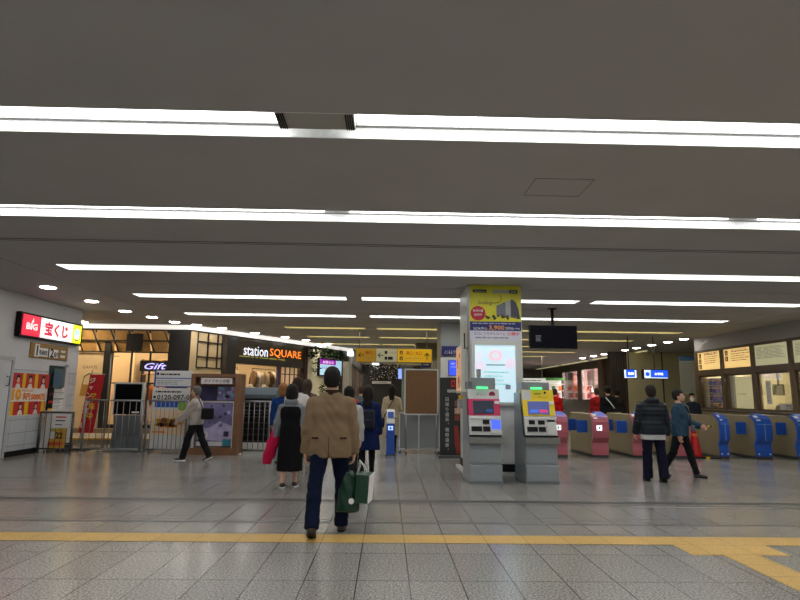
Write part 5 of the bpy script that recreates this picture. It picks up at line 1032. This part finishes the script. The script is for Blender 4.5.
    def trousers(s, m, g=.014, fl=.012, length=1.0, fold=.004, name='trousers'):
        k, J = s.k, s.J; lo, hi = s.bounds(.14)
        def f(P):
            z = (P - s.pel) @ s.up / k
            d = smin(s.legs(P, g, fl), smax(s.torso(P, g * .7), z - .13, .01), .03)
            for sd in (-1, 1):
                an = J['ank', sd]; kn = J['knee', sd]; ax = (an - kn) / np.linalg.norm(an - kn); q = (P - an) @ ax; nr = np.linalg.norm(P - an, axis=-1) < .2
                d = np.where(nr, smax(d, q - .025 + (1 - length) * .4, .008), d)
            return d + fold * np.sin(P[..., 2] * 45 + 3 * np.sin(P[..., 0] * 30)) * np.sin(P[..., 1] * 25 + P[..., 2] * 12)
        return mk(name, [mesh_sdf(f, lo, (hi[0], hi[1], s.pel[2] + .2 * k), s.vox)], m, s.t)
    def skirt(s, m, z0, z1, r0, r1, name='skirt', fold=.008, dep=.72):
        k = s.k; c = s.pel; J = s.J; mid = (J['knee', -1] + J['knee', 1]) / 2
        def f(P):
            t = np.clip((z1 - P[..., 2]) / (z1 - z0), 0, 1); cy = c[1] + (mid[1] - c[1]) * t; r = r1 + (r0 - r1) * t ** .8
            th = np.arctan2(P[..., 1] - cy, P[..., 0] - c[0]); q = np.sqrt(((P[..., 0] - c[0])) ** 2 + ((P[..., 1] - cy) / dep) ** 2) - r - fold * t * np.sin(th * 9)
            return smax(smax(q * .7, P[..., 2] - z1, .01), z0 - P[..., 2], .008)
        R0 = max(r0, r1) + .03
        return mk(name, [mesh_sdf(f, (c[0] - R0, c[1] - R0 - .1, z0), (c[0] + R0, c[1] + R0 + .1, z1), s.vox)], m, s.t)
    def shoes(s, m, sole=None):
        k, J = s.k, s.J
        for sd in (-1, 1):
            an = J['ank', sd]; a = J['hf', sd] * .9 if abs(J['hf', sd]) > .25 else 0
            if J['ank', sd][2] < .1 * k + .005 and abs(J['hf', sd]) < .8: a = 0
            fwd = rot((0, 1, 0), 'X', a); dn = rot((0, 0, -1), 'X', a)
            def f(P):
                q = P - an; qq = np.stack([q[..., 0], q @ fwd, q @ (-dn)], -1)
                d = smin(ell(qq, (0, -.0 * k, -.035 * k), (.042 * k, .065 * k, .055 * k)), ell(qq, (sd * .006, .115 * k, -.052 * k), (.046 * k, .085 * k, .034 * k)), .05 * k)
                return smax(d, -.080 * k - qq[..., 2], .004)
            b = mk('shoe', [mesh_sdf(f, an - .24 * k, an + .24 * k, s.vox * .6)], m, s.t)
            if sole:
                def fs(P):
                    q = P - an; qq = np.stack([q[..., 0], q @ fwd, q @ (-dn)], -1)
                    d = smin(ell(qq, (0, -.0 * k, -.07 * k), (.043 * k, .066 * k, .05 * k)), ell(qq, (sd * .006, .11 * k, -.07 * k), (.05 * k, .093 * k, .05 * k)), .05 * k)
                    return smax(smax(d, -.085 * k - qq[..., 2], .003), qq[..., 2] + .062 * k, .003)
                mk('sole', [mesh_sdf(fs, an - .24 * k, an + .24 * k, s.vox * .6)], sole, b)
    def world(s, p): return s.t.matrix_basis @ Vector(p) if False else (Matrix.Translation(s.t.location) @ Matrix.Rotation(s.t.rotation_euler.z, 4, 'Z')) @ Vector(p)

HBLK = (.009, .008, .008)
def at(px, Y): return onY(px, 400, Y)[0]
# ---- 1. man in the tan jacket, walking away
p = Person('man seen from behind in a tan jacket and navy trousers, walking away', -.60, 6.42, 0, 1.73, .011, width=1.13, legL=(-.36, .06), legR=(.24, .22), spread=.09, armL=(-.02, .19, .10), armR=(.05, .17, .12), hips=1.12)
p.body(curl=.75, fine=.006); p.hair((.016, .013, .012), 'short')
TAN = cloth('tan_jacket_cloth', c8(126, 106, 82), .8)
jk = p.top('jacket', TAN, .026, hem=-.13, sleeve=1.0, belly=.02, fold=.0045, neck=.575, flare=.0)
DKB = cloth('dark_brown_collar', c8(52, 38, 30))
kk = p.k; nk = p.neck
mk('collar', [mesh_sdf(lambda P: smax(smax(np.abs(seg_d(P, nk + V3(0, 0, -.03), nk + V3(0, .01, .055), .074 * kk, .066 * kk)) - .006, P[..., 2] - nk[2] - .045, .004), nk[2] - .015 - P[..., 2], .004), nk - .12, nk + .12, .007)], DKB, p.t, 'dark brown collar')
MB().tube([(0, -.178, p.pel[2] - .12), (0.0, -.176, p.pel[2] + .1)], .0035, DKB, 5).build('vent_seam', jk); 
for sx in (-1, 1): MB().box(sx * .15 - .035, sx * .15 + .035, -.155, -.14, p.pel[2] + .07, p.pel[2] + .09, DKB, .003).build('waist_tab', jk)
p.trousers(cloth('navy_trousers', c8(14, 22, 44), .9), .016, .02); p.shoes(mat('brown_leather', c8(62, 44, 36), .5), BLACK)
hw_ = p.world(p.J['wri', 1] + p.J['hd', 1] * .09)
t = thing('paper_bag', 'green paper carrier bag with a white side, held by the man in tan', 'bag', (hw_.x + .09, hw_.y + .03, 0), -.14)
GRN = mat('bag_green', c8(20, 58, 44), .45, 0, .05, 6); hz = hw_.z - .0
MB().box(-.07, .07, -.15, .15, hz - .42, hz - .13, GRN, .006).build('bag', t).rotation_euler = (0, .06, 0); MB().box(.072, .078, -.148, .148, hz - .42, hz - .13, PAPER).build('side_panel', t).rotation_euler = (0, .06, 0)
for sx in (-1, 1): MB().tube([(sx * .05, -.06, hz - .14), (sx * .02, -.03, hz - .05), (-.03, 0, hz + .01), (sx * .02, .03, hz - .05), (sx * .05, .06, hz - .14)], .004, PAPER, 6).build('handle', t)
t = thing('shopping_bag', 'sagging dark green plastic shopping bag with a round white emblem, beside the paper bag', 'bag', (hw_.x - .05, hw_.y - .03, 0), .1)
GP = mat('bag_green_plastic', c8(18, 52, 36), .25, 0, .2, 10, bump=.5)
def bagf(P):
    z = P[..., 2] - hz; t_ = np.clip((-z - .08) / .44, 0, 1); w_ = .05 + .10 * t_ ** .7
    q = np.sqrt((P[..., 0] / .9) ** 2 + (P[..., 1] / .55) ** 2) - w_ + .006 * np.sin(P[..., 0] * 60 + z * 25)
    return smax(smax(q * .6, z + .10, .01), -.53 - z, .05)
mk('bag', [mesh_sdf(bagf, (-.2, -.15, hz - .56), (.2, .15, hz - .06), .011)], GP, t)
MB().tube([(-.05, 0, hz - .1), (-.03, 0, hz - .03), (.05, 0, hz + .0), (.06, 0, hz - .1)], .008, GP, 6).build('handle', t); MB().disc(.03, hz - .4, .03, -.095, PAPER, 16, .012).build('emblem', t)

# ---- 2. woman in a black dress, pink bag
p = Person('woman from behind in a long sleeveless black dress over a grey hooded top', at(292, 9.45), 9.45, 0, 1.56, .014, width=.98, legL=(-.08, .04), legR=(.10, .06), armL=(.1, .30, .25), armR=(.1, .12, .2))
p.body(curl=.8); p.hair(HBLK, 'bob'); p.top('hooded_top', cloth('grey_sweat', c8(128, 130, 136)), .02, hem=.0, hood=True, fold=.003, neck=.56)
BD = cloth('black_dress', (.008, .008, .009)); p.skirt(BD, .25, p.pel[2] + .12, .205, .165, 'dress_skirt')
pp = p; k_ = p.k
mk('dress_bodice', [mesh_sdf(lambda P: smax(smax(pp.torso(P, .028), ((P - pp.pel) @ pp.up) / k_ - .47, .01), np.abs(P[..., 0]) - .172 + .0 * P[..., 1], .02), pp.pel - .3, pp.neck + .3, .013)], BD, p.t)
p.shoes(mat('shoe_black_red', c8(30, 22, 26), .6), PAPER); wz = p.world(p.J['wri', -1] + p.J['hd', -1] * .08)
t = thing('cloth_bundle', 'crimson folded coat or cloth hanging from the left arm of the woman in black', 'cloth', (wz.x - .02, wz.y - .02, 0), 0)
PKC = cloth('crimson_cloth', c8(190, 25, 70), .7)
def cf(P):
    z = P[..., 2] - wz.z; t_ = np.clip((.28 - z) / .62, 0, 1); cx = .06 - .16 * t_; w_ = .04 + .06 * np.sin(t_ * 2.6)
    q = np.sqrt(((P[..., 0] - cx) / 1.0) ** 2 + (P[..., 1] / .7) ** 2) - w_ + .008 * np.sin(P[..., 0] * 70 + z * 12)
    return smax(smax(q * .7, z - .26, .02), -.36 - z, .02)
mk('cloth', [mesh_sdf(cf, (-.3, -.14, wz.z - .4), (.25, .14, wz.z + .3), .012)], PKC, t)
t = thing('tote_bag', 'pale grey tote bag hanging below the crimson cloth', 'bag', (wz.x + .05, wz.y + .05, 0), .3); MB().prism([(-.13, .38), (.12, .38), (.10, .70), (-.07, .70)], -.05, .05, cloth('tote_pale', c8(185, 182, 182), .7), 'y', .01).build('bag', t); MB().tube([(-.05, 0, .7), (-.03, 0, wz.z), (.05, 0, wz.z), (.07, 0, .7)], .007, MATS['tote_pale'], 6).build('handle', t)

# ---- 3. woman in a blue coat with backpack
p = Person('woman from behind in a knee length dark blue coat', at(368, 10.4), 10.4, 0, 1.58, .014, width=1.0, legL=(-.1, .05), legR=(.12, .1), armL=(.0, .14, .15), armR=(.0, .16, .15))
p.body(curl=.7); p.hair(HBLK, 'long'); BC = cloth('blue_coat', c8(20, 34, 74), .85); p.top('coat', BC, .028, hem=-.05, fold=.003, neck=.57); p.skirt(BC, .50, p.pel[2] + .1, .235, .17, 'coat_skirt', .004)
p.trousers(cloth('black_tights', (.012, .011, .012)), .004, 0, name='tights'); p.shoes(mat('black_leather', (.012, .012, .013), .5, spec=.2), BLACK)
bk = p.world((0, 0, 0)); t = thing('backpack', 'small dark grey backpack on the back of the woman in blue', 'backpack', (bk.x, bk.y - .20, 0)); SLT = cloth('slate_nylon', c8(38, 42, 52), .6)
box('main_pocket', t, -.13, .13, -.07, .05, .86, 1.19, SLT, .035); box('front_pocket', t, -.11, .11, -.10, -.06, .88, 1.03, SLT, .02)
for sx in (-1, 1): MB().tube([(sx * .07, 0, 1.17), (sx * .10, .04, 1.27), (sx * .11, .17, 1.31), (sx * .12, .26, 1.2)], .012, SLT, 6).build('strap', t)
MB().tube([(-.03, -.0, 1.18), (0, -.01, 1.23), (.03, -.0, 1.18)], .006, SLT, 6).build('handle', t)

# ---- 4. woman in beige coat
p = Person('woman from behind in a cream coat with a dark shoulder strap, by the cork board', at(392, 15.6), 15.6, -.15, 1.68, .017, width=1.0, legL=(.1, .05), legR=(-.1, .1), armL=(.0, .16, .1), armR=(.1, .2, .5))
p.body(curl=.6); p.hair((.022, .014, .012), 'long', 'dark_brown'); CR_ = cloth('cream_coat', c8(188, 170, 138), .85); p.top('coat', CR_, .03, hem=-.05, fold=.004, neck=.57); p.skirt(CR_, .42, p.pel[2] + .1, .26, .18, 'coat_skirt', .006); p.trousers(MATS['black_tights'], .006, 0, name='tights'); p.shoes(MATS['black_leather'], BLACK)
b4 = p.world((0, 0, 0)); t = thing('shoulder_bag', 'dark bag on a diagonal strap across the cream coat', 'bag', (b4.x, b4.y, 0), -.15); MB().tube([(.10, .0, 1.44), (.05, -.15, 1.32), (-.10, -.19, 1.05), (-.22, -.06, .82)], .012, BLACK, 6).build('strap', t); box('bag', t, -.30, -.18, -.12, .12, .60, .84, cloth('bag_dark', (.02, .02, .025)), .02)

# ---- 5. walker at left, going left
p = Person('person in a pale shirt and black trousers striding left past the brown poster case', -4.14, 12.95, PI / 2, 1.6, .015, legL=(.34, .12), legR=(-.30, .18), armL=(.55, .08, .25), armR=(-.15, .1, .35), lean=.06)
p.body(curl=.5); p.hair(c8(110, 106, 104), 'short', 'grey'); PS = cloth('pale_shirt', c8(168, 158, 152), .85); p.top('shirt', PS, .03, hem=-.07, fold=.006, neck=.55); p.trousers(cloth('black_trousers', (.012, .012, .014)), .016, .015); p.shoes(mat('shoe_black', (.02, .02, .02), .5), PAPER)
b5 = p.world((0, 0, 0)); t = thing('shoulder_bag', 'black shoulder bag at the back of the person striding left', 'bag', (b5.x + .27, b5.y - .12, 0), .3); box('bag', t, -.13, .13, -.07, .07, .88, 1.12, cloth('bag_black', (.015, .014, .016)), .03); MB().tube([(-.1, 0, 1.1), (-.2, .0, 1.32), (-.27, .1, 1.40)], .01, MATS['bag_black'], 6).build('strap', t)
# ---- 6. padded jacket
p = Person('person from behind in a black padded jacket with a white shirt hem', at(651, 10.45), 10.45, -.05, 1.66, .013, width=1.18, legL=(.08, .02), legR=(-.12, .06), spread=.04, armL=(.1, .22, .3), armR=(-.02, .22, .25), hips=1.1)
p.body(curl=.6); p.hair((.03, .022, .02), 'short', 'brown_black'); p.top('undershirt', cloth('white_shirt', c8(205, 205, 205)), .024, hem=-.17, fold=.002, sleeve=.6); p.top('padded_jacket', mat('padded_black', c8(34, 40, 47), .55, 0, .1, 10, spec=.2), .028, hem=-.08, puff=.011, hood=True, fold=0, neck=.6, belly=.01); p.trousers(cloth('dark_indigo', c8(24, 26, 44), .85), .022, .026); p.shoes(MATS['black_leather'], BLACK)
# ---- 7. blue shirt man facing us
p = Person('person in a blue denim shirt and dark trousers, facing the camera', at(678, 11.1), 11.1, -2.36, 1.63, .014, width=.98, legL=(.30, .05), legR=(-.28, .25), armL=(.35, .15, .9), armR=(-.05, .12, .3), look=.15)
p.body(curl=.6); p.hair((.02, .015, .014), 'short', 'brown_black2'); p.top('denim_shirt', cloth('denim', c8(46, 72, 92), .8), .024, hem=-.1, fold=.005, neck=.56); p.trousers(MATS['black_trousers'], .012, .006); p.shoes(MATS['shoe_black'], BLACK)
b7 = p.world((0, 0, 0)); t = thing('shoulder_bag', 'grey strap and slim bag worn over the blue denim shirt', 'bag', (b7.x, b7.y, 0), 0); MB().tube([(.10, -.02, 1.36), (.10, -.17, 1.28), (.12, -.19, 1.1), (.16, -.16, .95)], .018, cloth('strap_grey', c8(90, 96, 106)), 6).build('strap', t); box('bag', t, .12, .20, -.19, -.15, .84, .96, MATS['strap_grey'], .015)

# ---- background people
def simple(label, px, Y, fac, h, topm, hairc, style, hn, legm='black_trousers', coat=False, w=1.0, **kw):
    p = Person(label, at(px, Y), Y, fac, h, .02, width=w, legL=(.1, .05), legR=(-.12, .05), **kw); p.body(fine=.011); p.hair(hairc, style, hn)
    p.top('coat' if coat else 'top', topm, .028, hem=-.25 if coat else -.08, fold=.004, neck=.56); p.trousers(MATS[legm], .016, .01); p.shoes(MATS['shoe_black'], BLACK); return p
simple('person with pale brown hair in a blue jacket, left of the woman in black', 283, 12.6, .1, 1.63, cloth('blue_jacket', c8(26, 56, 112)), c8(150, 105, 62), 'bob', 'light_brown')
simple('person in a white top with dark brown hair, just beyond the woman in black', 297, 11.9, 0, 1.73, cloth('white_top', c8(205, 200, 196)), (.03, .018, .015), 'bob', 'dark_brown2')
simple('person in a taupe hooded coat, partly hidden by the head of the tan jacket man', 307, 13.2, 0, 1.74, cloth('taupe_coat', c8(92, 78, 66)), c8(70, 58, 48), 'long', 'taupe', coat=True)
simple('person in a light grey sweater walking in front of the tan jacket man', 349, 9.0, 0, 1.55, cloth('light_grey_sweater', c8(165, 165, 165)), HBLK, 'short', 'black3', w=.95)
simple('person in a red top in the corridor, left of the woman in blue', 350, 16.0, -.2, 1.60, cloth('red_top', c8(196, 52, 40)), c8(58, 40, 32), 'short', 'brown5')
simple('person in a grey green jacket in the corridor beside the one in red', 361, 17.5, .1, 1.66, cloth('grey_green', c8(85, 98, 96)), c8(70, 46, 38), 'short', 'brown6')
simple('person in a dark red top standing beyond the pink gates, left of three', 597, 20.0, .2, 1.74, cloth('dark_red_top', c8(150, 30, 36)), c8(60, 50, 44), 'short', 'brown7')
p = simple('person in black with a pale diagonal strap beyond the gates, middle of three', 608, 18.4, 0, 1.78, cloth('black_top', (.012, .012, .014)), HBLK, 'short', 'black8')
b8 = p.world((0, 0, 0)); t = thing('shoulder_bag', 'pale diagonal bag strap across the black back beyond the gates', 'bag', (b8.x, b8.y, 0)); MB().tube([(-.12, -.12, 1.46), (0, -.17, 1.3), (.14, -.15, 1.12)], .016, PAPER, 6).build('strap', t); box('bag', t, .12, .24, -.14, .1, .9, 1.12, MATS['bag_black'], .02)
simple('person in dark clothes beyond the gates, right of three', 617, 20.2, 0, 1.72, cloth('charcoal_top', c8(38, 34, 34)), HBLK, 'short', 'black9')
simple('person in a bright red jacket standing beyond the yellow ticket machine', 555, 21.0, -.3, 1.72, cloth('bright_red_jacket', c8(190, 25, 30)), (.05, .03, .028), 'short', 'brown10')
p = simple('station worker in dark clothes wearing a white face mask beside the ticket office windows', 692, 18.2, PI - .2, 1.60, cloth('dark_uniform', c8(42, 44, 54)), HBLK, 'short', 'black11')
mk('face_mask', [mesh_sdf(lambda P: smax(smax(np.abs(p.headf(P) - .010) - .004, (P[..., 2] - p.head[2]) + .018, .004), .02 - (P[..., 1] - p.head[1]), .004), p.head - V3(.12, .0, .13), p.head + V3(.12, .14, .05), .008)], PAPER, p.t, 'white face mask')
